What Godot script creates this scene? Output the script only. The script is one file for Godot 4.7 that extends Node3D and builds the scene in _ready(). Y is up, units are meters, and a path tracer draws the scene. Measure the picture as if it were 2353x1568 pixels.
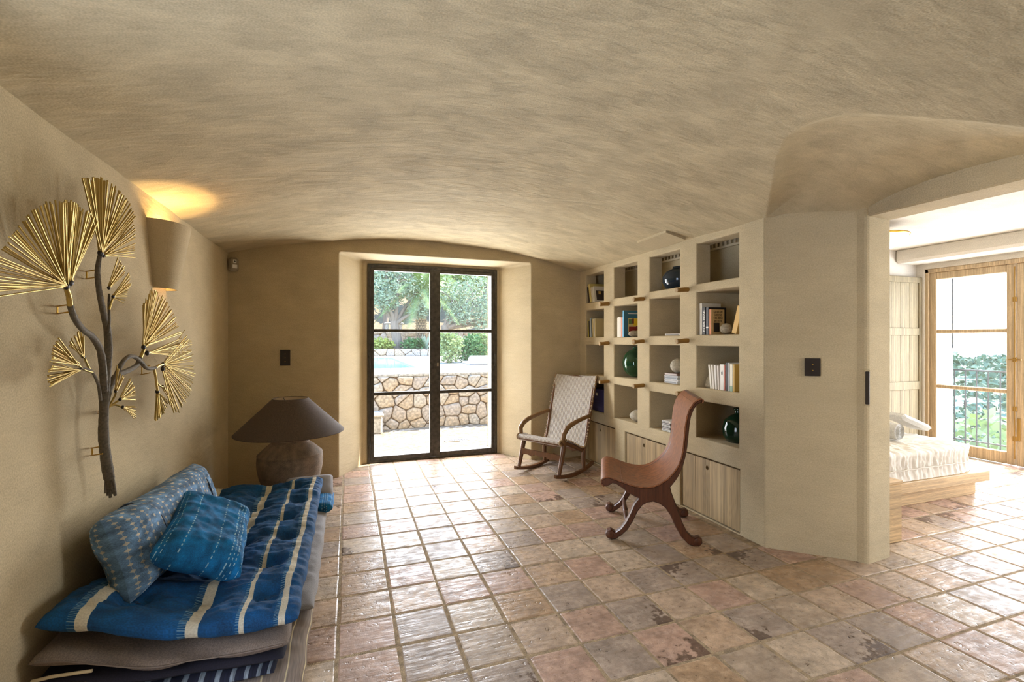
extends Node3D
# An arched plaster room with a niche door to a pool terrace on one side and a bedroom on the other.
# Camera: level, 1.35 m up, f = 1081 px of 2353x1568, turned 19.16 degrees to the right of the room's axis (-z).
const F := 1081.0
const EYE := 1.35
const YAW := 0.334405
var M := {}
var names := {}
var rng := RandomNumberGenerator.new()

class G:
	# collects triangles; xf is applied to each point
	var v := PackedVector3Array()
	var n := PackedVector3Array()
	var t := PackedVector2Array()
	var c := PackedColorArray()
	var ix := PackedInt32Array()
	var xf := Transform3D()
	var tint := Color(1, 1, 1)
	func p(a: Vector3, nn: Vector3, uv := Vector2.ZERO) -> int:
		v.append(xf * a); n.append((xf.basis * nn).normalized()); t.append(uv); c.append(tint)
		return v.size() - 1
	func tri(a: Vector3, b: Vector3, d: Vector3, ua := Vector2.ZERO, ub := Vector2.ZERO, ud := Vector2.ZERO) -> void:
		var nn := (b - a).cross(d - a).normalized()
		var i := p(a, nn, ua); p(b, nn, ub); p(d, nn, ud)
		ix.append_array(PackedInt32Array([i, i + 2, i + 1]))
	func quad(a: Vector3, b: Vector3, d: Vector3, e: Vector3, u0 := Vector2(0, 0), u1 := Vector2(1, 1)) -> void:
		# counter-clockwise seen from the front
		var nn := (d - a).cross(e - b).normalized()
		var i := p(a, nn, Vector2(u0.x, u1.y)); p(b, nn, Vector2(u1.x, u1.y)); p(d, nn, Vector2(u1.x, u0.y)); p(e, nn, u0)
		ix.append_array(PackedInt32Array([i, i + 2, i + 1, i, i + 3, i + 2]))
	func grid(rows: Array, close_u := false, close_v := false, u0 := Vector2(0, 0), u1 := Vector2(1, 1), flip := false) -> void:
		# rows of points; a smooth sheet
		var R := rows.size(); var C: int = rows[0].size()
		var at := v.size()
		for r in R:
			for k in C:
				var l: Vector3 = rows[r][(k - 1 + C) % C] if close_u or k > 0 else rows[r][k]
				var q: Vector3 = rows[r][(k + 1) % C] if close_u or k < C - 1 else rows[r][k]
				var d: Vector3 = rows[(r - 1 + R) % R][k] if close_v or r > 0 else rows[r][k]
				var e: Vector3 = rows[(r + 1) % R][k] if close_v or r < R - 1 else rows[r][k]
				var nn := (q - l).cross(e - d)
				if nn.length_squared() < 1e-18:
					var rr := clampi(r, 1, R - 2)
					nn = (rows[rr][(k + 1) % C] - rows[rr][(k - 1 + C) % C]).cross(rows[rr + 1 if rr + 1 < R else rr][k] - rows[rr - 1][k])
				if flip: nn = -nn
				p(rows[r][k], nn.normalized(), Vector2(lerpf(u0.x, u1.x, float(k) / maxf(1, C - (0 if close_u else 1))), lerpf(u0.y, u1.y, float(r) / maxf(1, R - 1))))
		for r in (R if close_v else R - 1):
			for k in (C if close_u else C - 1):
				var a := at + r * C + k; var b := at + r * C + (k + 1) % C
				var d := at + ((r + 1) % R) * C + k; var e := at + ((r + 1) % R) * C + (k + 1) % C
				if flip: ix.append_array(PackedInt32Array([a, b, e, a, e, d]))
				else: ix.append_array(PackedInt32Array([a, e, b, a, d, e]))
	func box(center: Vector3, size: Vector3, bev := 0.0, basis := Basis()) -> void:
		var keep := xf
		xf = xf * Transform3D(basis, center)
		var h := size / 2.0
		var b := minf(bev, minf(h.x, minf(h.y, h.z)) * 0.9)
		for ax in 3:
			for s in [-1.0, 1.0]:
				var A := Vector3(); A[ax] = s
				var U := Vector3(); U[(ax + 1) % 3] = 1.0
				var V := Vector3(); V[(ax + 2) % 3] = s
				var hu: float = h[(ax + 1) % 3] - b; var hv: float = h[(ax + 2) % 3] - b
				var o: Vector3 = A * h[ax]
				quad(o - U * hu - V * hv, o + U * hu - V * hv, o + U * hu + V * hv, o - U * hu + V * hv)
				if b > 0.0:
					# edge towards +U side (each edge is made once, by the lower axis)
					for s2 in [-1.0, 1.0]:
						var B := Vector3(); B[(ax + 1) % 3] = s2
						var W := Vector3(); W[(ax + 2) % 3] = 1.0
						var hw: float = h[(ax + 2) % 3] - b
						var p1: Vector3 = A * h[ax] + B * (h[(ax + 1) % 3] - b)
						var p2: Vector3 = A * (h[ax] - b) + B * h[(ax + 1) % 3]
						if s * s2 > 0: quad(p1 - W * hw, p2 - W * hw, p2 + W * hw, p1 + W * hw)
						else: quad(p2 - W * hw, p1 - W * hw, p1 + W * hw, p2 + W * hw)
		if b > 0.0:
			for sx in [-1.0, 1.0]:
				for sy in [-1.0, 1.0]:
					for sz in [-1.0, 1.0]:
						var q := Vector3(sx, sy, sz)
						var a1 := Vector3(h.x, h.y - b, h.z - b) * q; var a2 := Vector3(h.x - b, h.y, h.z - b) * q; var a3 := Vector3(h.x - b, h.y - b, h.z) * q
						if sx * sy * sz > 0: tri(a1, a2, a3)
						else: tri(a1, a3, a2)
		xf = keep
	func bx(a: Vector3, b: Vector3, bev := 0.0) -> void:
		box((a + b) / 2.0, (b - a).abs(), bev)
	func tube(pts: Array, rad: Array, seg := 8, caps := true, flat_scale := 1.0) -> void:
		var rows := []
		var up := Vector3.ZERO
		for i in pts.size():
			var d: Vector3 = (pts[mini(i + 1, pts.size() - 1)] - pts[maxi(i - 1, 0)]).normalized()
			if up == Vector3.ZERO: up = d.cross(Vector3(0.31, 0.87, 0.4)).normalized() if absf(d.dot(Vector3(0.31, 0.87, 0.4))) < 0.95 else d.cross(Vector3.RIGHT).normalized()
			up = (up - d * up.dot(d)).normalized()
			var side := d.cross(up)
			var ring := PackedVector3Array()
			var r: float = rad[i] if i < rad.size() else rad[rad.size() - 1]
			for k in seg:
				var a := TAU * k / seg
				ring.append(pts[i] + (up * cos(a) + side * sin(a) * flat_scale) * r)
			rows.append(ring)
		grid(rows, true, false, Vector2.ZERO, Vector2(1, 1), false)
		if caps:
			for e in [0, rows.size() - 1]:
				for k in seg:
					if e == 0: tri(pts[0], rows[0][(k + 1) % seg], rows[0][k])
					else: tri(pts[e], rows[e][k], rows[e][(k + 1) % seg])
	func lathe(prof: Array, seg := 32, squash := Vector2(1, 1), arc := TAU) -> void:
		# prof: Vector2(radius, height) from bottom to top
		var rows := []
		for q in prof:
			var ring := PackedVector3Array()
			for k in seg + (0 if arc >= TAU else 1):
				var a := arc * k / seg
				ring.append(Vector3(cos(a) * q.x * squash.x, q.y, sin(a) * q.x * squash.y))
			rows.append(ring)
		grid(rows, arc >= TAU, false, Vector2.ZERO, Vector2(1, 1), true)
	func extrude(poly: PackedVector2Array, z0: float, z1: float, bev := 0.0) -> void:
		# poly counter-clockwise in the xy plane
		if Geometry2D.is_polygon_clockwise(poly):
			poly = poly.duplicate(); poly.reverse()
		var N := poly.size()
		var ins := PackedVector2Array(); var nor := PackedVector2Array()
		for i in N:
			var a := poly[(i - 1 + N) % N]; var b := poly[i]; var d := poly[(i + 1) % N]
			var e1 := (b - a).normalized(); var e2 := (d - b).normalized()
			var m := (Vector2(e1.y, -e1.x) + Vector2(e2.y, -e2.x)).normalized()
			nor.append(m); ins.append(b - m * bev)
		var T := Geometry2D.triangulate_polygon(ins)
		for i in range(0, T.size(), 3):
			var a := ins[T[i]]; var b := ins[T[i + 1]]; var d := ins[T[i + 2]]
			if (b - a).cross(d - a) < 0:
				var s := b; b = d; d = s
			tri(Vector3(a.x, a.y, z1), Vector3(b.x, b.y, z1), Vector3(d.x, d.y, z1), a, b, d)
			tri(Vector3(a.x, a.y, z0), Vector3(d.x, d.y, z0), Vector3(b.x, b.y, z0), a, d, b)
		var lv := [[ins, z0], [poly, z0 + bev], [poly, z1 - bev], [ins, z1]] if bev > 0 else [[poly, z0], [poly, z1]]
		for k in lv.size() - 1:
			for i in N:
				var j := (i + 1) % N
				var a: Vector2 = lv[k][0][i]; var b: Vector2 = lv[k][0][j]; var d: Vector2 = lv[k + 1][0][j]; var e: Vector2 = lv[k + 1][0][i]
				var na := Vector3(nor[i].x, nor[i].y, 0); var nb := Vector3(nor[j].x, nor[j].y, 0)
				if nor[i].dot(nor[j]) < 0.75:
					var fl := Vector3((b - a).y, -(b - a).x, 0).normalized(); na = fl; nb = fl
				var w := p(Vector3(a.x, a.y, lv[k][1]), na, a); p(Vector3(b.x, b.y, lv[k][1]), nb, b); p(Vector3(d.x, d.y, lv[k + 1][1]), nb, d); p(Vector3(e.x, e.y, lv[k + 1][1]), na, e)
				ix.append_array(PackedInt32Array([w, w + 2, w + 1, w, w + 3, w + 2]))
	func blob(center: Vector3, r: Vector3, seg := 12, noise: FastNoiseLite = null, amp := 0.0, basis := Basis()) -> void:
		var rows := []
		var R := seg / 2 + 1
		for i in R + 1:
			var la := -PI / 2 + PI * i / R
			var ring := PackedVector3Array()
			for k in seg:
				var a := TAU * k / seg
				var d := Vector3(cos(la) * cos(a), sin(la), cos(la) * sin(a))
				var s := 1.0 + (noise.get_noise_3dv(d * 10.0 + center * 7.0) * amp if noise else 0.0)
				ring.append(center + basis * (d * r * s))
			rows.append(ring)
		grid(rows, true, false, Vector2.ZERO, Vector2(1, 1), true)
	func shift(d: Vector3) -> G:
		for i in v.size(): v[i] += d
		return self
	func mesh() -> ArrayMesh:
		var A := []; A.resize(Mesh.ARRAY_MAX)
		A[Mesh.ARRAY_VERTEX] = v; A[Mesh.ARRAY_NORMAL] = n; A[Mesh.ARRAY_TEX_UV] = t; A[Mesh.ARRAY_COLOR] = c; A[Mesh.ARRAY_INDEX] = ix
		var m := ArrayMesh.new()
		m.add_surface_from_arrays(Mesh.PRIMITIVE_TRIANGLES, A)
		return m

# ---- a pixel of the photograph gives a direction; the wall or floor it lies on gives the distance
func ray(u: float, v: float) -> Vector3:
	var x := (u - 1176.5) / F
	return Vector3(x * cos(YAW) + sin(YAW), -(v - 784.0) / F, x * sin(YAW) - cos(YAW))
func on_x(u: float, v: float, X: float) -> Vector3:
	var d := ray(u, v); return d * (X / d.x) + Vector3(0, EYE, 0)
func on_z(u: float, v: float, Z: float) -> Vector3:
	var d := ray(u, v); return d * (Z / d.z) + Vector3(0, EYE, 0)
func on_y(u: float, v: float, Y: float) -> Vector3:
	var d := ray(u, v); return d * ((Y - EYE) / d.y) + Vector3(0, EYE, 0)

# ---- nodes
func numbered(called: String) -> String:
	var k: int = names.get(called, 0); names[called] = k + 1
	return called if k == 0 else "%s_%03d" % [called, k]
func thing(called: String, label: String, category: String, at := Vector3.ZERO, turn := 0.0, group := "") -> Node3D:
	var o := Node3D.new(); o.name = numbered(called); add_child(o)
	o.position = at; o.rotation.y = turn
	o.set_meta("label", label); o.set_meta("category", category)
	if group: o.set_meta("group", group)
	return o
func part(called: String, g: G, m: Material, parent: Node, label := "", kind := "") -> MeshInstance3D:
	var o := MeshInstance3D.new(); o.name = called; o.mesh = g.mesh(); o.material_override = m
	parent.add_child(o, true)
	if label: o.set_meta("label", label)
	if kind: o.set_meta("kind", kind)
	return o
func piece(called: String, mesh: Mesh, m: Material, parent: Node, xf: Transform3D) -> MeshInstance3D:
	var o := MeshInstance3D.new(); o.name = called; o.mesh = mesh; o.material_override = m
	parent.add_child(o, true); o.transform = xf
	return o
func solo(called: String, g: G, m: Material, label: String, category: String, at := Vector3.ZERO, group := "") -> MeshInstance3D:
	var o := MeshInstance3D.new(); o.name = numbered(called); o.mesh = g.mesh(); o.material_override = m
	add_child(o); o.position = at
	o.set_meta("label", label); o.set_meta("category", category)
	if group: o.set_meta("group", group)
	return o
func struct(called: String, g: G, m: Material, label := "") -> MeshInstance3D:
	var o := MeshInstance3D.new(); o.name = called; o.mesh = g.mesh(); o.material_override = m
	add_child(o); o.set_meta("kind", "structure")
	if label: o.set_meta("label", label)
	return o

# ---- textures and materials
func noise_bytes(w: int, h: int, freq: float, sd: int, oct := 4, type := FastNoiseLite.TYPE_SIMPLEX_SMOOTH, w2 := 0, h2 := 0) -> PackedByteArray:
	var f := FastNoiseLite.new(); f.seed = sd; f.frequency = freq; f.fractal_octaves = oct; f.noise_type = type
	var im := f.get_seamless_image(w, h, false, false, 0.15, true)
	im.convert(Image.FORMAT_L8)
	if w2: im.resize(w2, h2, Image.INTERPOLATE_CUBIC)
	return im.get_data()
func tex_of(b: PackedByteArray, w: int, h: int, rgb := false) -> ImageTexture:
	return ImageTexture.create_from_image(Image.create_from_data(w, h, false, Image.FORMAT_RGB8 if rgb else Image.FORMAT_L8, b))
func mat(key: String, col: Color, rough := 0.8, metal := 0.0, tex: Texture2D = null, bump: Texture2D = null, bump_cm := 0.2, scale := Vector3.ONE, tri := 0) -> StandardMaterial3D:
	# tri: 0 by UV, 1 triplanar in the thing's own axes, 2 in the world's
	var m := StandardMaterial3D.new()
	m.resource_name = key; m.albedo_color = col; m.roughness = rough; m.metallic = metal
	if tex: m.albedo_texture = tex
	if bump:
		m.heightmap_enabled = true; m.heightmap_texture = bump; m.heightmap_scale = bump_cm
	m.uv1_scale = scale
	if tri > 0:
		m.uv1_triplanar = true; m.uv1_world_triplanar = tri == 2
	M[key] = m
	return m
func rgb(r: int, g: int, b: int) -> Color:
	return Color(r / 255.0, g / 255.0, b / 255.0)

func _ready() -> void:
	rng.seed = 7
	# ---- camera
	var cam := Camera3D.new(); cam.name = "camera"; add_child(cam)
	cam.fov = rad_to_deg(2.0 * atan(784.0 / F)); cam.position = Vector3(0, EYE, 0); cam.rotation = Vector3(0, -YAW, 0)
	cam.near = 0.05; cam.far = 30000.0; cam.current = true
	# ---- sky, sun, exposure
	var env := Environment.new()
	env.background_mode = Environment.BG_SKY
	var sky := Sky.new(); var sm := ProceduralSkyMaterial.new()
	sm.sky_top_color = rgb(120, 165, 225); sm.sky_horizon_color = rgb(236, 241, 246); sm.sky_curve = 0.18
	sm.ground_horizon_color = rgb(225, 228, 228); sm.ground_bottom_color = rgb(150, 140, 120)
	sm.energy_multiplier = 5.0; sm.sun_angle_max = 1.0
	sky.sky_material = sm; env.sky = sky
	env.tonemap_mode = Environment.TONE_MAPPER_LINEAR
	env.tonemap_exposure = 1.68
	env.sdfgi_enabled = true; env.ssao_enabled = true; env.ssil_enabled = true
	var we := WorldEnvironment.new(); we.name = "environment"; we.environment = env; add_child(we)
	var sun := DirectionalLight3D.new(); sun.name = "sun"; add_child(sun)
	sun.look_at_from_position(Vector3.ZERO, Vector3(-1.0, -1.36, 0.36))
	sun.light_color = rgb(255, 246, 230); sun.light_energy = 4.0; sun.light_angular_distance = 0.6; sun.shadow_enabled = true
	# area lamps strengthening daylight at the niche door, bedroom doors, unseen side window and unseen left opening
	daylight("niche_door_daylight", Vector3(0.94, 1.1, -5.83), Vector3(0, 0, 1), Vector2(1.5, 2.15), 10.0)
	daylight("bedroom_window_daylight", Vector3(7.24, 1.12, -2.18), Vector3(-1, 0, 0), Vector2(3.2, 2.15), 22.0)  # also spans the second pair, out of view, to light the left wall
	daylight("unseen_bedroom_side_daylight", Vector3(4.6, 1.35, 2.36), Vector3(0, 0, -1), Vector2(2.0, 1.6), 5.0)  # window out of view, placed to light the bed front and jamb
	daylight("unseen_opening_daylight", Vector3(-1.30, 1.1, -0.75), Vector3(1, 0, 0), Vector2(1.2, 2.0), 2.5)  # opening out of view, placed to light the main room from the left
	make_materials()
	build_shell()
	build_floor()
	build_bedroom()
	build_niche_door()
	build_outside()
	build_shelf_things()
	build_futons()
	build_lamp()
	build_rocking_chair()
	build_spoon_chair()
	build_sculpture()
	build_fittings()

func daylight(called: String, at: Vector3, towards: Vector3, size: Vector2, energy: float) -> void:  # an area lamp set in an opening, on top of sky and sun
	var l := AreaLight3D.new(); l.name = called; add_child(l)
	l.look_at_from_position(at, at + towards)
	l.area_size = size; l.light_energy = energy; l.light_color = rgb(250, 250, 250)
	l.shadow_enabled = true; l.area_range = 20.0

func plaster_maps() -> void:
	# "wall": fine sand with faint courses; "vault": crossing trowel strokes
	var N := 1024
	var a := noise_bytes(512, 512, 0.010, 11, 4, FastNoiseLite.TYPE_SIMPLEX_SMOOTH, N, N)
	var w := FastNoiseLite.new(); w.seed = 12; w.frequency = 0.016; w.fractal_octaves = 5; w.fractal_gain = 0.58
	w.domain_warp_enabled = true; w.domain_warp_amplitude = 60.0; w.domain_warp_frequency = 0.008
	var im := w.get_seamless_image(512, N, false, false, 0.15, true); im.convert(Image.FORMAT_L8); im.resize(N, N, Image.INTERPOLATE_CUBIC)
	var s := im.get_data()
	var s2 := noise_bytes(256, N, 0.07, 15, 3, FastNoiseLite.TYPE_SIMPLEX_SMOOTH, N, N)
	var f := noise_bytes(N, N, 0.3, 13, 2)
	var al := PackedByteArray(); al.resize(N * N)
	var cl := PackedByteArray(); cl.resize(N * N)
	var he := PackedByteArray(); he.resize(N * N)
	for i in N * N:
		var A := a[i] - 128; var S := s[i] - 128; var S2 := s2[i] - 128; var D := f[i] - 128
		al[i] = clampi(int(230.0 + A * 0.06 + S * 0.05 + S2 * 0.025 + D * 0.20), 60, 255)
		cl[i] = clampi(int(228.0 + A * 0.05 + S * 0.17 + S2 * 0.06 + D * 0.20), 60, 255)
		he[i] = clampi(int(128.0 + S * 0.6 + S2 * 0.25 + D * 0.10), 0, 255)
	M["plaster_tex"] = tex_of(al, N, N); M["vault_tex"] = tex_of(cl, N, N); M["plaster_h"] = tex_of(he, N, N)

func grain_maps() -> void:
	# wood: streaks along v ("up") and along u ("across")
	var N := 512
	var lo := noise_bytes(512, 32, 0.02, 21, 4, FastNoiseLite.TYPE_SIMPLEX_SMOOTH, N, N)
	var hi := noise_bytes(512, 16, 0.12, 22, 3, FastNoiseLite.TYPE_SIMPLEX_SMOOTH, N, N)
	var w := noise_bytes(256, 256, 0.012, 23, 2, FastNoiseLite.TYPE_SIMPLEX_SMOOTH, N, N)
	var al := PackedByteArray(); al.resize(N * N)
	for y in N:
		for x in N:
			var i := y * N + x
			var ring := sin((lo[i] + w[i] * 0.6) * 0.16) * 9.0
			al[i] = clampi(int(210.0 + (lo[i] - 128) * 0.2 + (hi[i] - 128) * 0.22 + ring), 40, 255)
	var im := Image.create_from_data(N, N, false, Image.FORMAT_L8, al)
	M["grain_up"] = ImageTexture.create_from_image(im)
	var im2 := im.duplicate() as Image; im2.rotate_90(CLOCKWISE)
	M["grain_across"] = ImageTexture.create_from_image(im2)
	# rough mottling for stone, clay, earth
	var a := noise_bytes(512, 512, 0.015, 31, 5)
	var b := noise_bytes(512, 512, 0.16, 32, 3)
	var mo := PackedByteArray(); mo.resize(N * N)
	var pit := PackedByteArray(); pit.resize(N * N)
	for i in N * N:
		mo[i] = clampi(int(205.0 + (a[i] - 128) * 0.35 + (b[i] - 128) * 0.3), 30, 255)
		pit[i] = clampi(int(150.0 + (a[i] - 128) * 0.4 + (b[i] - 128) * 0.6), 0, 255)
	M["mottle"] = tex_of(mo, N, N); M["mottle_h"] = tex_of(pit, N, N)
	# weave of cloth
	var we := PackedByteArray(); we.resize(256 * 256)
	var cn := noise_bytes(256, 256, 0.05, 33, 3)
	for y in 256:
		for x in 256:
			var k := (sin(x * TAU / 8.0) * (1.0 if (y / 4) % 2 == 0 else -1.0) + sin(y * TAU / 8.0)) * 14.0
			we[y * 256 + x] = clampi(int(215.0 + k + (cn[y * 256 + x] - 128) * 0.3), 0, 255)
	M["weave"] = tex_of(we, 256, 256)

func tile_maps() -> void:
	# an 8 x 8 sheet of fired clay faces: buff, rose, grey and ochre, some scorched by the kiln
	var N := 1024; var K := 128
	var a := noise_bytes(N, N, 0.012, 41, 4); var b := noise_bytes(N, N, 0.05, 42, 4); var d := noise_bytes(N, N, 0.3, 43, 2)
	var s := noise_bytes(512, N, 0.03, 44, 4, FastNoiseLite.TYPE_SIMPLEX_SMOOTH, N, N)
	var br := noise_bytes(128, N, 0.06, 45, 3, FastNoiseLite.TYPE_SIMPLEX_SMOOTH, N, N)
	var al := PackedByteArray(); al.resize(N * N * 3)
	var he := PackedByteArray(); he.resize(N * N)
	var ro := PackedByteArray(); ro.resize(N * N)
	var pal := [[196, 172, 148], [194, 162, 142], [184, 164, 142], [186, 156, 124], [202, 182, 158], [188, 158, 138], [176, 158, 142], [196, 168, 140]]
	var q := RandomNumberGenerator.new(); q.seed = 5
	var base := []; var scorch := []; var corner := []
	for i in 64:
		base.append(pal[q.randi() % 8]); scorch.append(q.randf()); corner.append(Vector2(q.randi() % 2, q.randi() % 2))
	for y in N:
		for x in N:
			var i := y * N + x
			var cell := (y / K) * 8 + x / K
			var c: Array = base[cell]
			var fx := float(x % K) / K; var fy := float(y % K) / K
			var A := (a[i] - 128) / 128.0; var B := (b[i] - 128) / 128.0; var D := (d[i] - 128) / 128.0; var S := (s[i] - 128) / 128.0
			var k := 0.93 + A * 0.11 + B * 0.10 + D * 0.08
			var wax := S * 0.16
			var R: float = c[0] * k + wax * 90.0; var Gc: float = c[1] * k + wax * 96.0; var Bl: float = c[2] * k + wax * 100.0
			if scorch[cell] > 0.80:
				var cr: Vector2 = corner[cell]
				var e := absf(fx - cr.x) * (0.7 if scorch[cell] > 0.92 else 1.3) + absf(fy - cr.y) * 0.9 - 0.42 + B * 0.5 + A * 0.3
				var z := clampf(1.0 - e * 9.0, 0.0, 1.0) * 0.62
				R = lerpf(R, 84.0, z); Gc = lerpf(Gc, 66.0, z); Bl = lerpf(Bl, 54.0, z)
			if b[i] < 46 and d[i] < 110:
				R *= 0.62; Gc *= 0.58; Bl *= 0.55
			al[i * 3] = clampi(int(R), 0, 255); al[i * 3 + 1] = clampi(int(Gc), 0, 255); al[i * 3 + 2] = clampi(int(Bl), 0, 255)
			var pit := -60.0 if b[i] < 52 else 0.0
			he[i] = clampi(int(140.0 + (br[i] - 128) * 0.5 + B * 30.0 + D * 18.0 + pit), 0, 255)
			ro[i] = clampi(int(98.0 - S * 60.0 + B * 40.0 + D * 14.0), 40, 230)
	M["tile_tex"] = tex_of(al, N, N, true); M["tile_h"] = tex_of(he, N, N); M["tile_r"] = tex_of(ro, N, N)

func cloth_maps() -> void:
	# indigo futon cover: cream bands with frayed woven edges, running lengthwise (v)
	var W := 512; var Hh := 512
	var wv := noise_bytes(512, 512, 0.2, 51, 2); var cl := noise_bytes(512, 512, 0.012, 52, 3)
	var im := PackedByteArray(); im.resize(W * Hh * 3)
	var bands := [[0.20, 0.045], [0.54, 0.038], [0.71, 0.02], [0.885, 0.036]]
	for y in Hh:
		for x in W:
			var i := y * W + x
			var u := float(x) / W
			var k := 1.0 + (wv[i] - 128) / 128.0 * 0.22 + (cl[i] - 128) / 128.0 * 0.25
			var c := Vector3(0, 68, 116) * k
			for b in bands:
				var du: float = u - b[0]
				if absf(du) < b[1] / 2.0: c = Vector3(206, 200, 180) * (0.94 + (wv[i] - 128) / 128.0 * 0.1)
				elif du < 0 and du > -b[1] * 1.15 and (y % 6) < 2: c = c.lerp(Vector3(190, 195, 190), 0.55)
			im[i * 3] = clampi(int(c.x), 0, 255); im[i * 3 + 1] = clampi(int(c.y), 0, 255); im[i * 3 + 2] = clampi(int(c.z), 0, 255)
	M["indigo_tex"] = tex_of(im, W, Hh, true)
	# navy cover with pale bars across
	var im2 := PackedByteArray(); im2.resize(512 * 64 * 3)
	for y in 64:
		for x in 512:
			var i := y * 512 + x
			var on := (x % 32) < 11
			var k := 1.0 + (wv[i] - 128) / 128.0 * 0.3
			var c := (Vector3(120, 132, 145) if on else Vector3(22, 27, 48)) * k
			im2[i * 3] = clampi(int(c.x), 0, 255); im2[i * 3 + 1] = clampi(int(c.y), 0, 255); im2[i * 3 + 2] = clampi(int(c.z), 0, 255)
	M["navy_bars_tex"] = tex_of(im2, 512, 64, true)
	# taupe cover with thin cream threads
	var im3 := PackedByteArray(); im3.resize(512 * 64 * 3)
	for y in 64:
		for x in 512:
			var i := y * 512 + x
			var k := 1.0 + (wv[i] - 128) / 128.0 * 0.16
			var c := (Vector3(205, 190, 150) if (x % 56) < 4 else Vector3(132, 118, 106)) * k
			im3[i * 3] = clampi(int(c.x), 0, 255); im3[i * 3 + 1] = clampi(int(c.y), 0, 255); im3[i * 3 + 2] = clampi(int(c.z), 0, 255)
	M["taupe_threads_tex"] = tex_of(im3, 512, 64, true)
	# faded denim with rows of undyed lozenges joined by threads: u runs along the bolster, v around it
	var im4 := PackedByteArray(); im4.resize(512 * 512 * 3)
	for y in 512:
		for x in 512:
			var i := y * 512 + x
			var k := 1.0 + (wv[i] - 128) / 128.0 * 0.28 + (cl[i] - 128) / 128.0 * 0.35
			var c := Vector3(96, 128, 160) * k
			var row := x / 34; var rx := x % 34 - 17
			var per := 40; var off := (row * 17) % per
			var ry := (y + off) % per - per / 2
			if row % 5 != 4:
				if absi(rx) + absi(ry) * 0.8 < 8.5 or absi(rx) < 1: c = Vector3(205, 198, 182) * (0.9 + (cl[i] - 128) / 400.0)
			elif (y / 22) % 3 == row % 3 and absi(rx) < 4: c = Vector3(200, 196, 180)
			im4[i * 3] = clampi(int(c.x), 0, 255); im4[i * 3 + 1] = clampi(int(c.y), 0, 255); im4[i * 3 + 2] = clampi(int(c.z), 0, 255)
	M["denim_tex"] = tex_of(im4, 512, 512, true)
	# teal cushion: dotted tie-dye lines
	var im5 := PackedByteArray(); im5.resize(512 * 512 * 3)
	var lines := [40, 66, 150, 300, 380, 402, 424, 470]
	for y in 512:
		for x in 512:
			var i := y * 512 + x
			var k := 1.0 + (wv[i] - 128) / 128.0 * 0.2 + (cl[i] - 128) / 128.0 * 0.3
			var c := Vector3(6, 100, 154) * k
			for j in lines.size():
				if absi(x - lines[j]) < (4 if j % 2 == 0 else 3) and (y + j * 5) % 18 < 9: c = c.lerp(Vector3(190, 215, 220), 0.75)
			im5[i * 3] = clampi(int(c.x), 0, 255); im5[i * 3 + 1] = clampi(int(c.y), 0, 255); im5[i * 3 + 2] = clampi(int(c.z), 0, 255)
	M["teal_tex"] = tex_of(im5, 512, 512, true)
	# woven sling of the rocker: pale cords, dark gaps
	var im6 := PackedByteArray(); im6.resize(256 * 256 * 3); var h6 := PackedByteArray(); h6.resize(256 * 256)
	for y in 256:
		for x in 256:
			var i := y * 256 + x
			var ph := (x % 16) / 16.0
			var cord := sin(ph * PI)
			var gap := cord < 0.42 and ((y + (x / 16) * 8) % 16) < 11
			var c := Vector3(128, 112, 96) if gap else Vector3(206, 200, 192) * (0.88 + 0.12 * cord)
			im6[i * 3] = clampi(int(c.x), 0, 255); im6[i * 3 + 1] = clampi(int(c.y), 0, 255); im6[i * 3 + 2] = clampi(int(c.z), 0, 255)
			h6[i] = clampi(int(cord * 220.0) - (90 if gap else 0), 0, 255)
	M["sling_tex"] = tex_of(im6, 256, 256, true); M["sling_h"] = tex_of(h6, 256, 256)

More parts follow.
